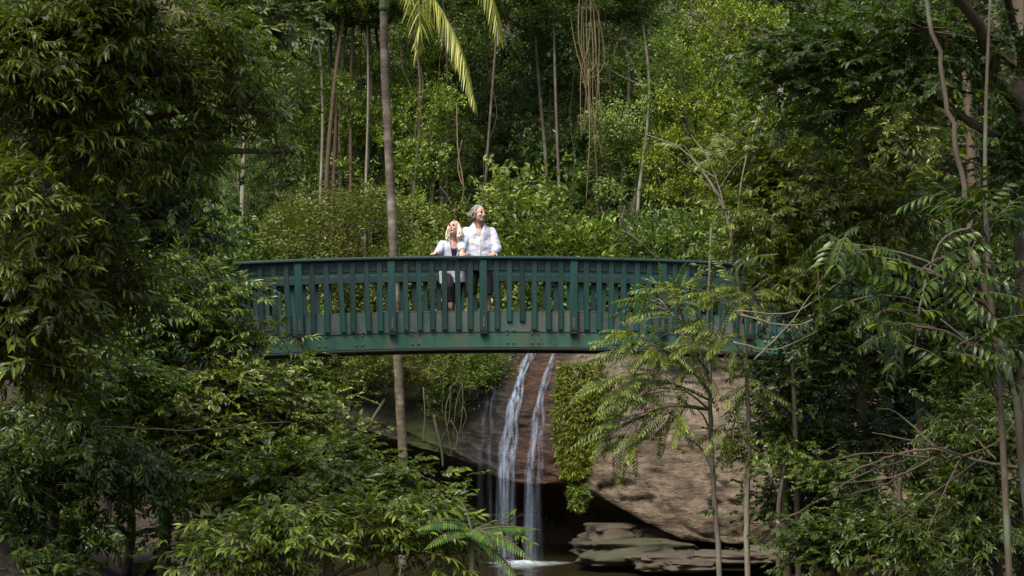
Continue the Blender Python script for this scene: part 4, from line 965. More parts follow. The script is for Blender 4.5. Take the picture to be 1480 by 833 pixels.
T=[ # kind, px, Y, top row, label, colour, width, variant
 # first row on the brow of the cliff and just behind the bridge
 ('olive',500,36.5,262,'rounded olive grey shrub of tiny leaves directly left of the palm trunk',OL,.95,0),
 ('olive',425,37.5,300,'olive shrub between the grey green bush and the rounded olive one',(1.0,1.05,.75),.8,1),
 ('fine',345,38.5,205,'grey green small leaved tree above the left part of the bridge rail',GG,.62,0),
 ('shrub',300,36.0,300,'mid green bush low at the left, just over the bridge rail',MG,1.0,1),
 ('fine',270,39.5,180,'dull green fine leaved tree at the far left behind the bridge',(.7,.95,.8),.7,1),
 ('long',605,35.2,343,'small fern green shrub peeping over the rail between the palm and the woman',(1.2,1.4,.7),.55,0),
 ('shrub',735,36.0,262,'pale speckled shrub right behind the man\'s shoulder',(1.15,1.3,1.05),.85,0),
 ('long',790,35.6,310,'bright yellow green long leaved shrub over the rail, right of the man',BG,.95,1),
 ('shrub',855,36.0,325,'lime green shrub over the rail with a brown branch beside it',(1.0,1.3,.6),.75,2),
 ('olive',905,37,305,'dark dull shrub at the rail below the pale grey crown',(.55,.75,.6),.6,1),
 ('shrub',955,36.5,318,'grey green shrub over the rail left of the forked sapling',GG,.8,0),
 ('shrub',1040,36.5,300,'mottled green shrub over the rail behind the forked sapling',MG,.9,1),
 ('fine',1130,37.5,255,'light green small leaved tree above the right part of the rail',(1.0,1.2,.7),.6,0),
 ('shrub',1210,36.5,310,'shadowy shrub behind the right part of the railing',DG,1.1,2),
 ('shrub',655,37.2,300,'dim brown green shrub behind the couple',(.6,.65,.45),.8,2),
 # second row
 ('broad',512,39.3,45,'bright green vine covered tree left of the palm crown',(1.3,1.6,.7),.75,0),
 ('column',622,38.3,110,'bright green leaf draped tree between the palm trunk and the couple',(1.3,1.6,.7),.82,1),
 ('column',672,41,175,'mid green draped tree rising behind the couple',(.8,1.05,.6),.65,0),
 ('dark',760,42,60,'tall very dark green tree right above the man',DG,.72,0),
 ('column',800,41,-20,'dark mossy vine draped tree in the centre right of the palm fronds',(.5,.8,.45),.85,1),
 ('dark',830,40.5,150,'deep green tree draped with drooping sprays, left of the tan vines',(.5,.8,.45),.62,1),
 ('fine',925,38.9,10,'pale silvery green tree crown near the top, right of the tan vines',(1.6,1.9,1.9),.8,0),
 ('fine',895,40,190,'silvery grey green tree lower down beside the tan vines',(1.0,1.3,1.1),.52,1),
 ('broad',990,38.2,70,'yellow green broad crowned tree in the right centre',(1.6,1.75,.55),.62,0),
 ('broad',1075,39.5,-20,'fresh green broad tree left of the white trunk',(1.3,1.5,.5),.7,1),
 ('column',1040,37.8,215,'lime green lower tree right of the bare forked sapling tips',(1.4,1.6,.55),.7,0),
 ('broad',1190,41,20,'yellow green tree right of the white trunk',(1.1,1.2,.5),.75,2),
 ('dark',430,42,100,'dark tree with red brown stems beside it at the upper left',DG,.62,0),
 ('fine',395,39.5,50,'silvery leaved tree at the top left behind the hanging branches',(1.3,1.6,1.7),.62,1),
 ('broad',300,43,40,'dull green tree hidden behind the hanging branches',DG,.75,0),
 ('broad',180,42,40,'dark tree beyond the upper left branches',DG,.8,1),
 ('broad',60,42,60,'dark tree beyond the left edge branches',DG,.8,2),
 ('column',460,40,260,'leafy vine mound below the thin straight stems',(.7,.95,.6),.6,1),
 # third row
 ('broad',585,46,-60,'mid green tree high behind the palm crown',(.8,1.0,.55),.6,0),
 ('dark',690,47,-60,'dark tree at the top centre behind the palm fronds',DG,.75,1),
 ('broad',850,48,-50,'green tree at the top behind the hanging tan vines',MG,.6,1),
 ('broad',960,47,-90,'mid green tree at the top above the silvery crown',(.8,1.1,.5),.6,2),
 ('dark',1130,47,-60,'black green tree above the white trunk',(.28,.42,.36),.7,0),
 ('broad',1280,45,-20,'dark green tree at the upper right beyond the twiggy one',(.45,.65,.45),.8,0),
 ('broad',1420,44,0,'dark green tree far back at the right edge',(.4,.6,.45),.8,1),
 ('dark',520,48,-60,'dark tree behind the thin straight stems',(.3,.45,.35),.6,0),
 ('broad',400,48,-60,'shadowy green tree at the top left far back',DG,.7,2),
 ('column',740,45,150,'dark leafy mound in the hollow above the couple',(.35,.55,.4),.9,0),
 ('column',1350,40,180,'dark vine covered tree behind the leaning stem at the right',(.4,.6,.45),.9,1),
 ('column',1240,39.5,200,'green draped tree behind the right end of the rail',(.7,.9,.5),.8,0),
 ('broad',460,45.5,-40,'mid green tree above the thin stems at the upper left',(.7,.95,.5),.85,1),
 ('column',560,43,-30,'mottled green draped tree hidden behind the palm crown',(.8,1.,.55),.8,0),
 ('broad',640,44.5,-50,'leafy green tree crown between the two front palm fronds',(.9,1.15,.55),.8,2),
 ('broad',735,45,-70,'shaded green tree crown under the shorter palm frond',(.6,.85,.45),.8,0),
 ('column',705,42.5,40,'dark leaf draped tree left of the very dark one above the man',(.45,.65,.4),.75,1),
 ('broad',900,43,-60,'dull green crown right behind the tan vine bundle',(.6,.8,.5),.75,1),
 ('column',870,39.5,260,'leafy mound below the tan vines and above the rail',(.8,1.05,.5),.7,0),
 ('broad',1020,45,-80,'yellowish green crown at the top right of centre',(1.05,1.2,.5),.8,0),
 ('column',960,38.5,240,'mid green mound of leaves over the rail right of the brown branch',(.85,1.1,.55),.7,1),
 ('broad',1170,44,-60,'dull green crown behind the white trunk',(.55,.75,.4),.9,1),
 ('broad',1330,43,-60,'dark green crown high behind the leaning stem',(.4,.6,.4),.9,2),
 ('column',560,38.2,300,'low draped mound of leaves tucked behind the palm trunk',(.7,.95,.55),.6,1),
 ('column',340,41,120,'grey green draped tree behind the pale stem at the left',(.75,1.,.75),.7,0),
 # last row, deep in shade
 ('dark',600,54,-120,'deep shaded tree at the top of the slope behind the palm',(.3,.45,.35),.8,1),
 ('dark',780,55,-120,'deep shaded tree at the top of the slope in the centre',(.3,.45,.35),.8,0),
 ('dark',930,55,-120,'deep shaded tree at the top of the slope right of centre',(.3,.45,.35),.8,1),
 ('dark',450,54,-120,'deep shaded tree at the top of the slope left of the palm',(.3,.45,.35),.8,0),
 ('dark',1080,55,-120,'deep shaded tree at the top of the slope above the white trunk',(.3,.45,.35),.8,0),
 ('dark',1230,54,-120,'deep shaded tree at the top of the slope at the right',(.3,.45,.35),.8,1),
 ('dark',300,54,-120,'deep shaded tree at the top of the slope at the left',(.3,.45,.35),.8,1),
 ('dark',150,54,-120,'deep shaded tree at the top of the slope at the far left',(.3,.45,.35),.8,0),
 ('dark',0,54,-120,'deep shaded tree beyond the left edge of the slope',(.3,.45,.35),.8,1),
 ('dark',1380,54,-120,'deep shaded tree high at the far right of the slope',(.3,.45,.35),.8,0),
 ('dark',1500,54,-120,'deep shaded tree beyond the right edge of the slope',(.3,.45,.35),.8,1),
]
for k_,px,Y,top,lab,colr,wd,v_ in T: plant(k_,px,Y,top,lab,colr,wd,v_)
# tall bare stems standing between the crowns
for px,Y,lab,bk,w_ in ((480,38.6,'crooked brown stem second from the left of the stem cluster','bark_red',.8),(508,38.3,'thin reddish stem in the middle of the stem cluster left of the palm','bark_red',.7),(519,38.8,'grey brown stem right of the middle of the stem cluster','bark',.9),(527,38.2,'thin pale stem nearest to the palm in the stem cluster','bark_pale',.5),(452,38.4,'thin grey stem at the left end of the stem cluster','bark_pale',.6),(598,38.0,'thin brown stem just right of the palm trunk','bark',.6),(930,37.6,'thin grey stem in front of the silvery crown','bark_pale',.6),(700,38.9,'thin brown stem rising over the man\'s head','bark',.55),(816,38.2,'thin brown stem at the left of the hanging vine bundle','bark',.6),(487,37.9,'straight reddish stem left of the bright vine covered tree','bark_red',.9),(499,38.9,'pale straight stem beside the reddish one left of the palm','bark_pale',.7),
    (472,39.8,'dim brown stem in the shade left of the reddish one','bark',.9),(534,39.6,'brown stem in the shade close left of the palm','bark',.8),(364,39.6,'reddish stem with peeling bark behind the grey green tree','bark_red',1.2),
    (348,37.3,'pale stem rising above the left part of the bridge rail','bark_pale',.9),(1124,40.2,'white barked trunk showing through a gap at the right','white',1.6),(898,39.2,'grey stem between the tan vines and the silvery crown','bark_pale',.8),(645,40.1,'slim brown stem high above the couple','bark',.6),(1405,37,'stout reddish brown trunk behind the leaning stem at the right','bark_red',1.8),(866,39.6,'slim stem behind the hanging tan vines','bark_red',.7),(782,40,'dark slim stem in the hollow above the man','bark',.8)):
    if bk=='white' and 'white' not in M: M['white']=bark_mat('bark_white',(.55,.52,.47),(.25,.22,.19))
    x=(px-740)/FPX*Y; z0=H(x,Y); o0=np.array([x,Y,z0]); r=FR
    root=empty('slender_tree',o0,lab,'tree','tall stems between the crowns')
    hh=pt(px,-60,Y)[2]-z0
    P=smooth_path([[0,0,-.5],[r.normal(0,.12),0,hh*.3],[r.normal(0,.2),0,hh*.65],[r.normal(0,.2),0,hh*1.0]],16)
    b=Buf(); tube(b,P,np.linspace(.085*w_,.05*w_,16),8,bump=.08)
    b.obj('trunk',[M[bk]],root)
    tm,lm=PR['broad'][int(r.integers(0,3))]
    c=bpy.data.objects.new('crown',lm); COL.objects.link(c); c.parent=root; c.location=(P[-1][0],0,hh-3.2); c.scale=(.5,.5,.4); c.rotation_euler=(0,0,r.uniform(0,6)); c.color=(.6,.8,.55,1)
# shrubs spilling over the cliff brow beneath the bridge
for k_,px,Y,zrow,s,lab,colr in (
   ('shrub',440,33.6,560,.9,'dusty green bush on the cliff brow at the left, under the bridge',GG),
   ('olive',505,33.4,580,.62,'olive small leaved bush on the cliff brow left of the palm trunk',OL),
   ('shrub',548,33.4,585,.8,'speckled bush on the cliff brow just left of the palm trunk',(1.15,1.2,.8)),
   ('olive',622,33.3,580,.6,'dry looking olive bush on the cliff brow right of the palm trunk',(1.25,1.15,.85)),
   ('long',668,33.0,580,.7,'green bush hanging over the brow close left of the fall',(1.0,1.2,.7)),
   ('shrub',716,33.2,538,.55,'pale leafy bush right at the top of the fall',(1.3,1.4,.9)),
   ('long',650,32.8,625,.5,'dark creeper cushion hanging below the brow left of the fall',(.45,.6,.4)),
   ('shrub',395,33.8,600,.9,'shaded bush on the cliff brow at the far left',MG),
   ('shrub',985,32.3,545,.55,'dim bush on the ledge above the big rock face',(.55,.75,.55)),
   ('olive',1090,32.2,550,.5,'grey green bush on the ledge right above the big rock face',(.75,.95,.75)),
   ('shrub',1140,31.6,560,.6,'dark bush at the right end of the big rock face',DG)):
    c=pt(px,zrow,Y); o=plant(k_,px,Y,zrow-30,lab,colr,1,int(FR.integers(0,3)),base=c[2],group='bushes along the cliff brow'); o.scale=(s*1.1,s*.8,s)
# undergrowth covering the slope
b=Buf(); r=np.random.default_rng(9); n=17000
Y=r.uniform(34.5,62,n)**1; X=r.uniform(-.42,.42,n)*Y; P=np.array([[x,y,max(H(x,y,False),0)+r.uniform(0,.45)+(.25 if y<38 else 0)] for x,y in zip(X,Y)])
D=r.normal(0,1,(n,3)); D[:,1]-=.5; D[:,2]=np.abs(D[:,2])*.6
scatter(b,'far',P,D,2.4,.5,r); o=b.obj('undergrowth',[M['leaf_far'],M['twig']],None,False); o.color=(.45,.62,.42,1); tag(o,'low dark green undergrowth covering the slope behind the bridge','undergrowth',kind='stuff')
b=Buf(); n=5000; P=[]
while len(P)<n:
    x=r.uniform(-9,9); y=r.uniform(8,24)
    if H(x,y,False)>.35 and (abs(x-1.2)>3.2 or y<12) and not(-4.6<x<-2.2 and 12<y<15.5): P.append([x,y,H(x,y)+r.uniform(0,.12)])
D=r.normal(0,1,(n,3)); D[:,2]=np.abs(D[:,2])*.5
scatter(b,'ovate',P,D,1.0,.5,r); o=b.obj('ground_cover',[M['leaf_soft'],M['twig']],None,False); o.color=(.5,.7,.5,1); tag(o,'short leafy ground cover on the near banks','ground cover',kind='stuff')

# ------------------------------------------------------------------ palm
PY_=26.5
pb=np.array([(581-740)/FPX*PY_,PY_,H((581-740)/FPX*PY_,PY_)])
palm=empty('palm_tree',pb,'slender ringed palm trunk rising behind the bridge with yellow green fronds at the top','palm')
tp=smooth_path([pb+[0.05,0,-.6],pt(583,690,PY_),pt(577,560,PY_),pt(569,370,PY_),pt(560,180,PY_),pt(556,95,PY_),pt(555,20,PY_),pt(557,-45,PY_)],90)-pb
m,nt,out=nmat('palm_bark'); p=N(nt,'ShaderNodeBsdfPrincipled'); sx=N(nt,'ShaderNodeSeparateXYZ'); tc=N(nt,'ShaderNodeTexCoord'); nt.links.new(tc.outputs['Object'],sx.inputs[0])
wv=N(nt,'ShaderNodeTexWave'); wv.bands_direction='Z'; wv.inputs['Scale'].default_value=2.6; wv.inputs['Distortion'].default_value=1.6; wv.inputs['Detail'].default_value=3; nt.links.new(tc.outputs['Object'],wv.inputs[0])
n1=noise(nt,3,5,.6,vec=tc.outputs['Object']); r1=ramp(nt,n1.outputs[0],[(.35,(.05,.036,.022)),(.5,(.10,.074,.046)),(.66,(.2,.18,.135))])
r2=ramp(nt,wv.outputs[0],[(0,(.86,.84,.82)),(.2,(1,1,1))]); nt.links.new(mixc(nt,.8,r1.outputs[0],r2.outputs[0],'MULTIPLY'),p.inputs['Base Color']); p.inputs['Roughness'].default_value=.8
nt.links.new(bumpn(nt,wv.outputs[0],.25,.01),p.inputs['Normal']); nt.links.new(p.outputs[0],out.inputs[0]); M['palmbark']=m
rad=np.linspace(.092,.074,90)*(1+.035*np.sin(np.arange(90)*2.1)); b=Buf(); kk=78
tube(b,tp[:kk],rad[:kk],14); b.obj('trunk',[M['palmbark']],palm)
M['shaft']=simple('crownshaft',(.13,.17,.05),.5,(.06,.09,.03),6)
b=Buf(); tube(b,tp[kk-1:],np.linspace(.10,.07,90-kk+1),14); b.obj('crownshaft',[M['shaft']],palm)
M['palmleaf']=leaf_mat('palm_leaf',(.15,.22,.03),(.46,.43,.06),rough=.4,trans=.35,tc=(1.2,1.15,.6))
top=tp[-1]
def palm_frond(ctrl,L_len,seed,name='frond',w=.72):
    r=np.random.default_rng(seed); P=smooth_path(ctrl,30); b=Buf(); tube(b,P,np.linspace(.028,.005,30),6,1,.3)
    n=70; S=smooth_path(ctrl,n+1)
    for i in range(7,n):
        f=i/n; T_=unit(S[i+1]-S[i]); ll=L_len*math.sin(math.pi*min(1,.12+f*.86))**.7*r.uniform(.85,1.1)
        hor=unit(np.cross(T_,[0,0,1.])+1e-4)
        for s_ in (-1,1):
            d=unit(hor*s_*.9+T_*.75+np.array([0,0,-.35])+r.normal(0,.08,3))
            xs=np.linspace(0,1,5); C=np.array([S[i]+d*ll*x+np.array([0,0,-.55*ll*x*x]) for x in xs])
            wv_=np.array([.5,1,.9,.6,.02])*.021*w; nrm=unit(np.cross(d,[0,0,1.])+r.normal(0,.25,3))
            V=np.stack([C+nrm*wv_[:,None],C-nrm*wv_[:,None]],1).reshape(-1,3)
            tint=.25+.6*r.random(); 
            b.faces(V,[[2*q,2*q+1,2*q+3,2*q+2] for q in range(4)],0,np.full(10,min(.94,tint)))
    return b.obj(name,[M['palmleaf'],M['shaft']],palm,False)
def rel(px,py,Y): return pt(px,py,Y)-pb
palm_frond([top,rel(590,-40,25.9),rel(636,12,25.6),rel(668,80,25.4),rel(688,160,25.3)],.56,1)
palm_frond([top,rel(610,-100,25.9),rel(670,-80,25.4),rel(708,-10,25.2),rel(724,62,25.1)],.62,2)
palm_frond([top,rel(575,-70,25.4),rel(600,-40,24.9),rel(606,20,24.7),rel(604,75,24.7)],.5,3)
for q,(dx,dy) in enumerate(((-1,.2),(-.8,-.7),(.2,1),(-.4,.9),(.9,.6),(-.2,-1))):
    d=unit([dx,dy,0]); palm_frond([top,top+d*.6+[0,0,.5],top+d*1.5+[0,0,.75],top+d*2.3+[0,0,.3],top+d*2.7+[0,0,-.1*q%1]],.6,10+q)
palm_frond([top,rel(565,-60,25.7),rel(590,-30,25.3),rel(606,30,25.2),rel(598,95,25.2)],.34,22,w=.6)
palm_frond([top,rel(550,-80,25.9),rel(570,-70,25.2),rel(592,-20,25.0),rel(596,20,25)],.4,21)

# ------------------------------------------------------------------ vines
def vine(name,label,cat,ctrls,rad,mat='vine',group=None,k=5,jit=.03):
    o0=np.array(ctrls[0][0]); root=None; r=FR
    P0=[]
    b=Buf()
    root=empty(name,o0,label,cat,group)
    for C in ctrls:
        n=max(10,8*len(C)); P=smooth_path(C,n); taper=np.linspace(1.15,.6,n); P[1:]+=np.cumsum(np.cumsum(r.normal(0,jit*.06,(n-1,3)),0),0)*np.array([1,.6,.2]); b=Buf(); tube(b,P-o0,rad*r.uniform(.55,1.15)*taper,k,bump=.15); b.obj('stem',[M[mat]],root)
    return root
r=FR
cs=[]
for q in range(10):
    a=r.normal(0,12); cs.append([pt(848+a*1.2,-40,37.9+r.normal(0,.2)),pt(850+a+r.normal(0,6),60,37.7),pt(852+a*.7+r.normal(0,5),130+r.uniform(-30,30),37.6),pt(852+a*.4+r.normal(0,4),190+r.uniform(-50,60),37.5)])
vine('hanging_vine','bundle of tan woody vines hanging from the top right of centre','vine',cs,.014)
cs=[[pt(838,-10,37.5),pt(835,60,37.4),pt(846,100,37.4),pt(862,90,37.4),pt(866,30,37.4)],[pt(858,0,37.4),pt(872,50,37.3),pt(880,95,37.3),pt(868,112,37.3),pt(855,80,37.3)],[pt(850,100,37.2),pt(852,200,37.2),pt(850,290,37.2)]]
vine('hanging_vine','looping tan vine with one long strand beside the vine bundle','vine',cs,.016)
cs=[[pt(660,150,37.6),pt(662,210,37.5),pt(668,270,37.4),pt(660,300,37.3),pt(640,318,37.3),pt(626,305,37.3)],[pt(636,270,37.4),pt(648,285,37.4),pt(656,296,37.3)],[pt(668,268,37.4),pt(664,240,37.4),pt(672,200,37.4)]]
vine('hanging_vine','pale looping vine just above the woman\'s head','vine',cs,.017)
for q,(px,t,e,Y,lab) in enumerate(((500,60,290,39.3,'thin tan vine dropping past the reddish stem'),(510,120,330,39.2,'crooked pale vine just left of the palm at mid height'),(580,60,240,38.2,'short thin vine hanging right of the palm trunk'),(606,140,330,38.4,'thin vine trailing down the leaf draped tree'),(640,30,170,38.8,'thin vine under the tip of the long palm frond'),(828,30,300,39.2,'dark thin vine left of the tan bundle'),(880,100,260,38.8,'thin vine right of the tan bundle'),(705,60,300,40.2,'slim dark vine high above the man'),(948,190,330,38,'thin vine below the yellow green crown'),(546,170,330,39,'straight thin vine close beside the palm trunk'),(478,100,300,39.5,'thin vine left of the stems at the upper left'))):
    t=t if q in (2,8) else -40; C=[pt(px+r.normal(0,4),t,Y)]; m_=5
    for j in range(1,m_+1): C.append(pt(px+r.normal(0,8),t+(e-t)*j/m_,Y+r.normal(0,.1)))
    CC=[C]
    if q in (0,1,3): CC.append([C[3],pt(px+14,(t+e)/2+40,Y-.1),pt(px+30,(t+e)/2+20,Y-.2),pt(px+40,(t+e)/2+12,Y-.2)]); CC.append([C[2],pt(px-12,e-40,Y),pt(px-6,e+10,Y)])
    vine('hanging_vine',lab,'vine',CC,.015,'vine' if q not in (5,7) else 'twig')
# brown branch by the rail, roots over the cliff
vine('fallen_branch','brown crooked branch just over the rail right of the lime green shrub','branch',[[pt(878,372,35.2),pt(890,352,35.1),pt(906,336,35),pt(930,348,35),pt(962,374,35)],[pt(906,336,35),pt(900,318,34.9),pt(904,300,34.9)]],.038,'twig',jit=.01)
vine('leaning_branch','mossy green dead limb leaning on the cliff left of the palm trunk','branch',[[pt(505,636,31.6),pt(530,618,31.8),pt(541,600,32.1),pt(556,578,32.6)]],.055,'mossy',k=8,jit=.01)
for q,(px,t,e,lab,w_) in enumerate(((628,600,675,'thick mossy root hanging into the cave mouth',.05),(612,560,640,'thin root dropping from the cliff brow right of the palm',.018),(650,560,655,'forked thin roots hanging left of the fall',.013),(668,545,630,'short tangled root below the bush left of the fall',.013),(640,520,600,'thin root over the cliff brow between palm and fall',.012))):
    CC=[[pt(px,t,32.1),pt(px+3,(t+e)/2,32.0),pt(px,e,31.9)]]
    if q in (2,3): CC.append([pt(px+2,(t+e)/2,32.0),pt(px+9,(t+e)/2+18,31.9),pt(px+5,e-5,31.8)]); CC.append([pt(px,t+10,32.1),pt(px-8,t+40,32),pt(px-3,e+4,31.9)])
    vine('hanging_root',lab,'root',CC,w_,'bark' if q else 'mossy',k=6)
# ------------------------------------------------------------------ people
M['skin']=simple('skin_tan',(.50,.29,.20),.5,(.45,.24,.16),12,.1)
M['skin_f']=simple('skin_fair',(.55,.31,.22),.5,(.48,.25,.17),12,.1)
M['linen']=simple('white_linen',(.52,.52,.56),.85,(.44,.44,.49),30,.3)
M['linen2']=simple('pale_shirt',(.50,.51,.55),.85,(.42,.45,.51),30,.3)
M['navy']=simple('navy_cloth',(.008,.010,.022),.8,(.012,.013,.02),30,.2)
M['black']=simple('black_cloth',(.006,.006,.008),.8,(.01,.01,.012),30,.2)
M['navytop']=simple('navy_top',(.012,.018,.10),.7)
M['hair_g']=simple('grey_hair',(.24,.215,.185),.6,(.12,.105,.09),(70),.8,bd=.01)
M['hair_w']=simple('white_blonde_hair',(.68,.62,.50),.55,(.46,.40,.29),60,.8,bd=.01)
M['eye']=simple('eye_dark',(.02,.015,.012),.25); M['lip']=simple('lips',(.38,.12,.10),.5); M['brow']=simple('brow_hair',(.2,.17,.14),.8)
M['shoe']=simple('black_shoe',(.01,.01,.012),.45); M['sole']=simple('shoe_sole',(.5,.5,.48),.7)
def blob(b,c,rx,ry,rz,rot=None,nu=20,nv=14,f=None):
    V=[]
    for j in range(nv+1):
        ph=-math.pi/2+math.pi*j/nv
        for i in range(nu):
            th=2*math.pi*i/nu; p=np.array([math.cos(ph)*math.cos(th),math.cos(ph)*math.sin(th),math.sin(ph)])
            if f: p=f(p)
            V.append(p*[rx,ry,rz])
    V=np.array(V)
    if rot is not None: V=V@np.array(rot).T
    b.faces(V+np.array(c),[[j*nu+i,j*nu+(i+1)%nu,(j+1)*nu+(i+1)%nu,(j+1)*nu+i] for j in range(nv) for i in range(nu)])
def capsule(b,P,r,k=14,ry=None,side=None):
    P=np.asarray(P,float); n=len(P); r=np.broadcast_to(r,(n,)); tube(b,P,r,k,ry=ry,side=side)
    blob(b,P[0],r[0],r[0] if ry is None else ry[0],min(r[0],r[0] if ry is None else ry[0]),nu=12,nv=8); blob(b,P[-1],r[-1],r[-1] if ry is None else ry[-1],min(r[-1],r[-1] if ry is None else ry[-1]),nu=12,nv=8)
def merged(b,name,mat,parent,vox=.008,sm=6,post=None,sub=None):
    """fuse overlapping closed shapes into one continuous smooth skin"""
    tmp=b.obj('tmp',[],None,True); md=tmp.modifiers.new('r','REMESH'); md.mode='VOXEL'; md.voxel_size=vox; md.use_smooth_shade=True
    s_=tmp.modifiers.new('s','SMOOTH'); s_.iterations=sm; s_.factor=.5
    dg=bpy.context.evaluated_depsgraph_get(); me=bpy.data.meshes.new_from_object(tmp.evaluated_get(dg)); old=tmp.data; bpy.data.objects.remove(tmp); bpy.data.meshes.remove(old)
    if post: post(me)
    for p in me.polygons: p.use_smooth=True
    me.materials.clear(); me.name=name
    return link(name,me,parent,[mat])
def cut_faces(me,test):
    import bmesh
    bm=bmesh.new(); bm.from_mesh(me); bmesh.ops.delete(bm,geom=[f for f in bm.faces if test(f.calc_center_median())],context='FACES'); bm.to_mesh(me); bm.free()
def seg(a,c,n=6,bend=None):
    a=np.array(a,float); c=np.array(c,float)
    return np.array([a+(c-a)*t for t in np.linspace(0,1,n)])
def head(root,c,yaw,pitch,mats,sc_=1.0,male=True,roll=0):
    """face points -y before turning"""
    Rm=rotm('Z',yaw)@rotm('X',pitch)@rotm('Y',roll); T=lambda p:np.array(c)+Rm@(np.array(p)*sc_)
    sk=[]
    return Rm,T
def hand(b,wr,d,palm_n,spread,curl,s=1.0,flip=1):
    """wr wrist, d pointing direction, palm_n direction the palm faces (fingers curl toward it)"""
    d=unit(d); palm_n=unit(np.array(palm_n)-d*np.dot(palm_n,d)); sd=np.cross(d,palm_n)*flip
    wr=np.array(wr,float)
    capsule(b,[wr-d*.01,wr+d*.04*s,wr+d*.085*s],np.array([.026,.036,.038])*s,12,np.array([.018,.016,.013])*s,sd)
    for q,(off,L) in enumerate(((-.030,.070),(-.010,.080),(.011,.075),(.030,.058))):
        P=[wr+d*.078*s+sd*off*s]; dd=unit(d+sd*off*spread*8)
        for j in range(3):
            a=curl*(j+.4); dj=unit(dd*math.cos(a)+palm_n*math.sin(a)); P.append(P[-1]+dj*L*s/3*1.05)
        capsule(b,P,np.array([.0098,.0092,.0086,.0078])*s,8)
    t0=wr+d*.025*s-sd*.028*s; t1=t0+unit(d*.6-sd*.8+palm_n*.35)*.038*s; t2=t1+unit(d*.9-sd*.25+palm_n*.4)*.032*s
    capsule(b,[t0,t1,t2],np.array([.014,.011,.009])*s,8)
def make_head(b,T,Rm,s,male):
    skull=lambda p:np.array([p[0]*(1-.10*max(0,-p[2])),p[1],p[2]])
    blob(b,T([0,.015,.02]),.076*s,.094*s,.098*s,Rm,24,16)         # cranium
    blob(b,T([0,-.012,-.035]),.062*s,.078*s,.088*s,Rm,20,14)       # face
    blob(b,T([0,-.055,-.098]),.030*s,.026*s,.022*s,Rm,12,8)         # chin
    blob(b,T([0,-.096,-.022]),.010*s,.014*s,.028*s,Rm@rotm('X',.25),10,8) # nose bridge
    blob(b,T([0,-.106,-.040]),.015*s,.014*s,.011*s,Rm,10,8)
    for x in (-1,1):
        blob(b,T([x*.028,-.084,.012]),.022*s,.012*s,.008*s,Rm,10,6)   # brow ridge
        blob(b,T([x*.040,-.070,-.035]),.022*s,.018*s,.018*s,Rm,10,6)  # cheek
        blob(b,T([x*.077,.012,-.015]),.010*s,.020*s,.032*s,Rm,10,8)   # ear
    blob(b,T([0,-.084,-.068]),.024*s,.012*s,.012*s,Rm,10,6)
def face_parts(root,T,Rm,s,male,browm):
    for x in (-1,1):
        b=Buf(); blob(b,T([x*.029,-.087,-.006]),.012*s,.006*s,.0055*s,Rm,10,6); b.obj('eye',[M['eye']],root)
        b=Buf(); blob(b,T([x*.030,-.097,.016]),.019*s,.005*s,.005*s,Rm@rotm('Y',x*.1),10,6); b.obj('eyebrow',[M['brow']],root)
    b=Buf(); blob(b,T([0,-.095,-.073]),.022*s,.006*s,.0055*s,Rm,12,6); b.obj('mouth',[M['lip']],root)
def strands(b,T,Rm,roots,dirs,L,rad,seed,grav=.0,k=5):
    r=np.random.default_rng(seed)
    for p,d in zip(roots,dirs):
        P=[np.array(p)]; d=unit(d)
        for j in range(5):
            d=unit(d+np.array([0,0,-grav])+r.normal(0,.12,3)); P.append(P[-1]+d*L/5*r.uniform(.8,1.2))
        P=np.array([T(q) for q in P]); tube(b,smooth_path(P,8),np.array([.6,1,1,1,.9,.7,.45,.15])*rad,k)

def person(s,t,label,rz):
    p=bp(s,t,0); return empty('person',p,label,'person','couple on the bridge',BYAW+rz)

# ---- the man -------------------------------------------------------------
man=person((693-770)/97+.02,.46,'tall grey haired man in white shirt and dark shorts, hands on the rail',0)
RT=rt  # rail top above the deck
b=Buf()
Rm=rotm('Z',.55)@rotm('X',-.10); hc=np.array([.0,-.05,1.68]); S_=1.12; T=lambda p:hc+Rm@(np.array(p)*S_)
make_head(b,T,Rm,S_,True)
capsule(b,[[0,.02,1.46],[0,.0,1.56],[0,-.01,1.64]],[.066,.060,.058],14)
tube(b,[[0,.0,.86],[0,.0,.98],[0,.01,1.12],[0,.02,1.28],[0,.03,1.40],[0,.03,1.47]],[.155,.158,.165,.185,.17,.08],24,ry=[.11,.118,.122,.118,.10,.06],side=(1,0,0))
# arms
LS=np.array([-.195,.02,1.41]); LE=np.array([-.275,-.14,1.165]); LW=np.array([-.285,-.42,RT+.075])
RS=np.array([.195,.02,1.41]); RE=np.array([.275,-.05,1.14]); RW=np.array([.185,-.36,RT+.05])
for A,B_,C in ((LS,LE,LW),(RS,RE,RW)):
    capsule(b,seg(A,B_),np.linspace(.055,.043,6)); capsule(b,seg(B_,C),np.linspace(.042,.027,6))
hand(b,LW,(-.05,-.5,-.72),(0,.9,-.25),.5,.28,1.12,1)
hand(b,RW,(-.25,-.75,-.12),(0,-.1,-1),.5,.22,1.1,-1)
for x in (-1,1):
    capsule(b,[[x*.095,.01,.9],[x*.12,0,.72],[x*.13,-.01,.52],[x*.13,.0,.46]],[.095,.085,.062,.058],16)
    capsule(b,[[x*.13,0,.46],[x*.132,.02,.33],[x*.135,.02,.2],[x*.135,.02,.085]],[.057,.059,.046,.037],16)
    capsule(b,[[x*.14,.04,.05],[x*.15,-.05,.04],[x*.16,-.15,.03]],[.042,.042,.034],12)
merged(b,'body',M['skin'],man,.0055,4)
face_parts(man,T,Rm,S_,True,'brow')
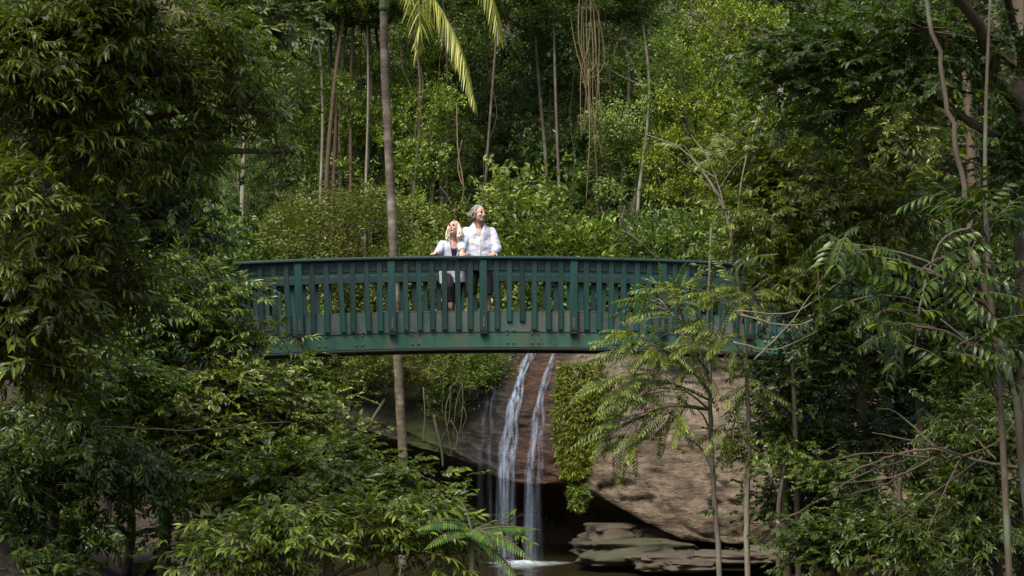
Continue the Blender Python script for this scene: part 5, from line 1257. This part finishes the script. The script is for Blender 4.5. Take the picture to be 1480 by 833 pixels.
b=Buf(); tube(b,smooth_path([T([-.032,-.093,-.066]),T([-.014,-.104,-.054]),T([.014,-.104,-.054]),T([.032,-.093,-.066])],9),np.array([.3,.8,1,1,.9,1,1,.8,.3])*.009,8); b.obj('moustache',[M['hair_g']],man)
# hair: swept back, covering crown, sides to the collar
b=Buf(); blob(b,T([0,.030,.034]),.086*S_,.095*S_,.098*S_,Rm,24,16)
r=np.random.default_rng(3); ro=[];di=[]
for _ in range(230):
    d=unit(r.normal(size=3)); 
    if d[1]<-.55 and d[2]<.45: continue
    if d[2]<-.55 and d[1]<.1: continue
    p=np.array([0,.02,.03])+d*[.080,.094,.092]; ro.append(p); di.append([d[0]*.6+r.normal(0,.2),.5+.4*d[1],-.45+.2*d[2]])
strands(b,T,Rm,ro,di,.07,.0085*S_,4,.25)
def trim_m(me):
    inv=np.linalg.inv(Rm)
    def t(c): q=inv@(np.array(c)-hc)/S_; return q[1]<-.062 and q[2]<.040
    cut_faces(me,t)
merged(b,'hair',M['hair_g'],man,.006,2,post=trim_m)
# shirt
b=Buf()
tube(b,[[0,.0,.80],[0,.0,.92],[0,.0,1.05],[0,.01,1.2],[0,.02,1.35],[0,.03,1.445],[0,.03,1.505],[0,.02,1.545]],[.20,.195,.195,.205,.215,.190,.115,.082],28,ry=[.15,.15,.155,.15,.14,.112,.085,.07],side=(1,0,0))
for A,B_,C,f in ((LS,LE,LW,.80),(RS,RE,RW,.83)):
    C2=B_+(C-B_)*f; capsule(b,seg(A,B_,7),np.array([.068,.072,.072,.070,.070,.070,.070])*1.0); tube(b,seg(B_,C2,7),np.array([.072,.070,.064,.060,.056,.052,.046]),14)
def neck(me):
    V=np.array([v.co for v in me.vertices]); r_=np.random.default_rng(1)
    for v in me.vertices:
        x,y,z=v.co
        w_=.009*math.sin(34*x+9*z+3*math.sin(7*z))+.02*fbm(x*5,y*5,z*7,3)
        if z<1.42: v.co.y+= w_*(1 if y>0 else -1); 
    cut_faces(me,lambda c:(c[2]>1.522) or (c[1]<.02 and c[2]>1.315 and abs(c[0])<(c[2]-1.305)*.36))
shirt=merged(b,'shirt',M['linen'],man,.0075,5,post=neck)
so_=shirt.modifiers.new('thick','SOLIDIFY'); so_.thickness=.004; so_.offset=1
# collar, placket, pocket
b=Buf()
for x in (-1,1):
    V=np.array([[x*.012,-.127,1.325],[x*.072,-.075,1.51],[x*.084,.02,1.55],[x*.108,.0,1.51],[x*.095,-.09,1.435],[x*.060,-.122,1.375]])
    V=np.vstack([V,V+[0,-.006,.004]]); F=[[0,1,4,5],[1,2,3,4],[6,7,10,11][::-1],[7,8,9,10][::-1]]+[[i,(i+1)%6,(i+1)%6+6,i+6] for i in range(6)]
    b=Buf(); b.faces(V,F); b.obj('collar',[M['linen']],shirt,False)
b=Buf(); P=[[.003,-.155-.002*i,1.30-.06*i] for i in range(7)]; tube(b,P,[.014]*7,6,ry=[.005]*7,side=(1,0,0)); b.obj('placket',[M['linen']],shirt)
# shorts
b=Buf(); tube(b,[[0,0,.98],[0,0,.86],[0,0,.80]],[.17,.185,.185],20,ry=[.125,.135,.13],side=(1,0,0))
for x in (-1,1): tube(b,[[x*.095,0,.84],[x*.11,0,.7],[x*.125,0,.55],[x*.13,-.005,.44]],[.11,.105,.098,.096],16)
merged(b,'shorts',M['black'],man,.008,4)
for x in (-1,1):
    b=Buf(); capsule(b,[[x*.14,.05,.045],[x*.152,-.06,.035],[x*.165,-.17,.028]],[.047,.048,.040],12); q=b.obj('shoe',[M['shoe']],man)
# ---- the woman -----------------------------------------------------------
wom=person((655.5-770)/97+.0,.44,'white haired woman in open white shirt and black leggings, looking up beside the man',0)
b=Buf(); Rw=rotm('Z',-.50)@rotm('X',-.32)@rotm('Y',-.10); hw=np.array([.015,-.10,1.445]); S2=1.02; T2=lambda p:hw+Rw@(np.array(p)*S2)
make_head(b,T2,Rw,S2,False)
capsule(b,[[.02,-.02,1.21],[.018,-.05,1.30],[.015,-.08,1.38]],[.050,.046,.046],14)
tube(b,[[0,.03,.80],[0,.03,.92],[.0,.01,1.03],[.01,-.01,1.14],[.02,-.02,1.22],[.02,-.02,1.27]],[.155,.15,.13,.15,.145,.06],24,ry=[.115,.11,.095,.10,.08,.05],side=(1,0,0))
WL=np.array([-.15,-.02,1.215]); WLe=np.array([-.22,-.12,1.02+.05]); WLw=np.array([-.265,-.36,RT+.055])
WR=np.array([.18,-.02,1.215]); WRe=np.array([.22,-.06,1.03]); WRw=np.array([.15,-.34,RT+.045])
for A,B_,C in ((WL,WLe,WLw),(WR,WRe,WRw)):
    capsule(b,seg(A,B_),np.linspace(.043,.035,6)); capsule(b,seg(B_,C),np.linspace(.034,.022,6))
hand(b,WLw,(-.35,-.7,-.12),(0,-.1,-1),.5,.22,.95,1)
hand(b,WRw,(-.2,-.8,-.12),(0,-.1,-1),.5,.22,.95,-1)
# legs: her right foot on the kerb
capsule(b,[[-.075,.03,.82],[-.06,-.10,.60],[-.05,-.17,.52]],[.09,.07,.055],16); capsule(b,[[-.05,-.17,.52],[-.04,-.20,.36],[-.035,-.22,.24]],[.053,.048,.032],16)
capsule(b,[[.085,.03,.82],[.09,.03,.6],[.09,.03,.45],[.09,.05,.28],[.09,.05,.09]],[.09,.075,.055,.05,.033],16)
capsule(b,[[-.035,-.21,.20],[-.03,-.30,.175]],[.032,.03],10); capsule(b,[[.09,.06,.05],[.09,-.05,.04]],[.035,.03],10)
merged(b,'body',M['skin_f'],wom,.0055,4); face_parts(wom,T2,Rw,S2,False,'brow')
b=Buf(); blob(b,T2([0,.028,.030]),.084*S2,.094*S2,.094*S2,Rw,24,16)
r=np.random.default_rng(6); ro=[];di=[]
for _ in range(330):
    d=unit(r.normal(size=3))
    if d[1]<-.3 and abs(d[0])<.9 and d[2]<.75: continue
    if d[2]<-.75: continue
    p=np.array([0,.02,.02])+d*[.086,.096,.092]; ro.append(p); di.append([d[0]*.35,.12+.2*d[1],-1.0])
strands(b,T2,Rw,ro,di,.19,.009,7,.25)
for x,nn in ((-1,30),(1,30)):
    for q in range(nn):
        p=np.array([x*r.uniform(.078,.092),r.uniform(-.03,.05),r.uniform(-.01,.05)]); strands(b,T2,Rw,[p],[[x*.12,-.05,-1]],  .19,.008,int(q+50*x+100),.25)
def trim_w(me):
    inv=np.linalg.inv(Rw)
    def t(c): q=inv@(np.array(c)-hw)/S2; return q[1]<-.02 and abs(q[0])<.070 and -.16<q[2]<.070
    cut_faces(me,t)
merged(b,'hair',M['hair_w'],wom,.006,2,post=trim_w)
# navy top
b=Buf(); tube(b,[[0,.03,.84],[0,.03,.93],[.0,.01,1.03],[.01,-.01,1.14],[.018,-.02,1.19]],[.17,.165,.145,.162,.13],24,ry=[.125,.12,.105,.112,.09],side=(1,0,0))
merged(b,'top',M['navytop'],wom,.008,3,post=lambda me:cut_faces(me,lambda c:c[2]>1.135 and abs(c[0]-.015)<.05))
# open shirt
b=Buf(); tube(b,[[.02,.05,.62],[.01,.04,.78],[0,.03,.93],[0,.01,1.06],[.012,-.01,1.17],[.02,-.02,1.23],[.02,-.02,1.275]],[.205,.205,.195,.18,.175,.145,.07],28,ry=[.15,.15,.14,.13,.125,.10,.065],side=(1,0,0))
for A,B_,C,f in ((WL,WLe,WLw,.82),(WR,WRe,WRw,.82)):
    C2=B_+(C-B_)*f; capsule(b,seg(A,B_,7),[.054,.058,.058,.057,.056,.056,.055]); tube(b,seg(B_,C2,7),[.057,.055,.052,.05,.046,.042,.038],14)
def wn(me):
    for v in me.vertices:
        x,y,z=v.co; w_=.007*math.sin(30*x+7*z)+.01*fbm(x*6,y*6,z*7,3)
        if z<1.2: v.co.y+= w_*(1 if y>0 else -1)
    def t(c):
        if c[2]>1.255: return True
        if c[1]<-.02 and c[2]>.0:
            xo=c[0]-.02; k_=.052-.0*(c[2]) if c[2]>.95 else .045
            if c[2]>1.0: return abs(xo)<.030+(c[2]-1.0)*.17
        return False
    cut_faces(me,t)
sh=merged(b,'shirt',M['linen2'],wom,.0075,4,post=wn); so_=sh.modifiers.new('thick','SOLIDIFY'); so_.thickness=.004; so_.offset=1
# leggings
b=Buf(); tube(b,[[0,.03,.92],[0,.03,.84],[0,.03,.78]],[.155,.165,.15],20,ry=[.115,.12,.11],side=(1,0,0))
capsule(b,[[-.075,.03,.80],[-.06,-.10,.60],[-.05,-.17,.52]],[.10,.078,.063],16); capsule(b,[[-.05,-.17,.52],[-.042,-.195,.39],[-.04,-.205,.33]],[.061,.057,.050],16)
capsule(b,[[.085,.03,.82],[.09,.03,.6],[.09,.03,.45],[.09,.045,.3]],[.10,.082,.063,.052],16)
merged(b,'leggings',M['black'],wom,.008,3)
for P in ([[-.035,-.19,.195],[-.03,-.27,.185],[-.028,-.36,.175]],[[.09,.08,.045],[.09,-.02,.04],[.095,-.12,.032]]):
    b=Buf(); capsule(b,P,[.036,.038,.030],12); q=b.obj('shoe',[M['shoe']],wom)
    b=Buf(); P2=np.array(P)-[0,0,.03]; tube(b,P2,[.034,.040,.030],12,ry=[.008]*3,side=(1,0,0)); b.obj('sole',[M['sole']],q)
print('verts',sum(len(m.vertices) for m in bpy.data.meshes))
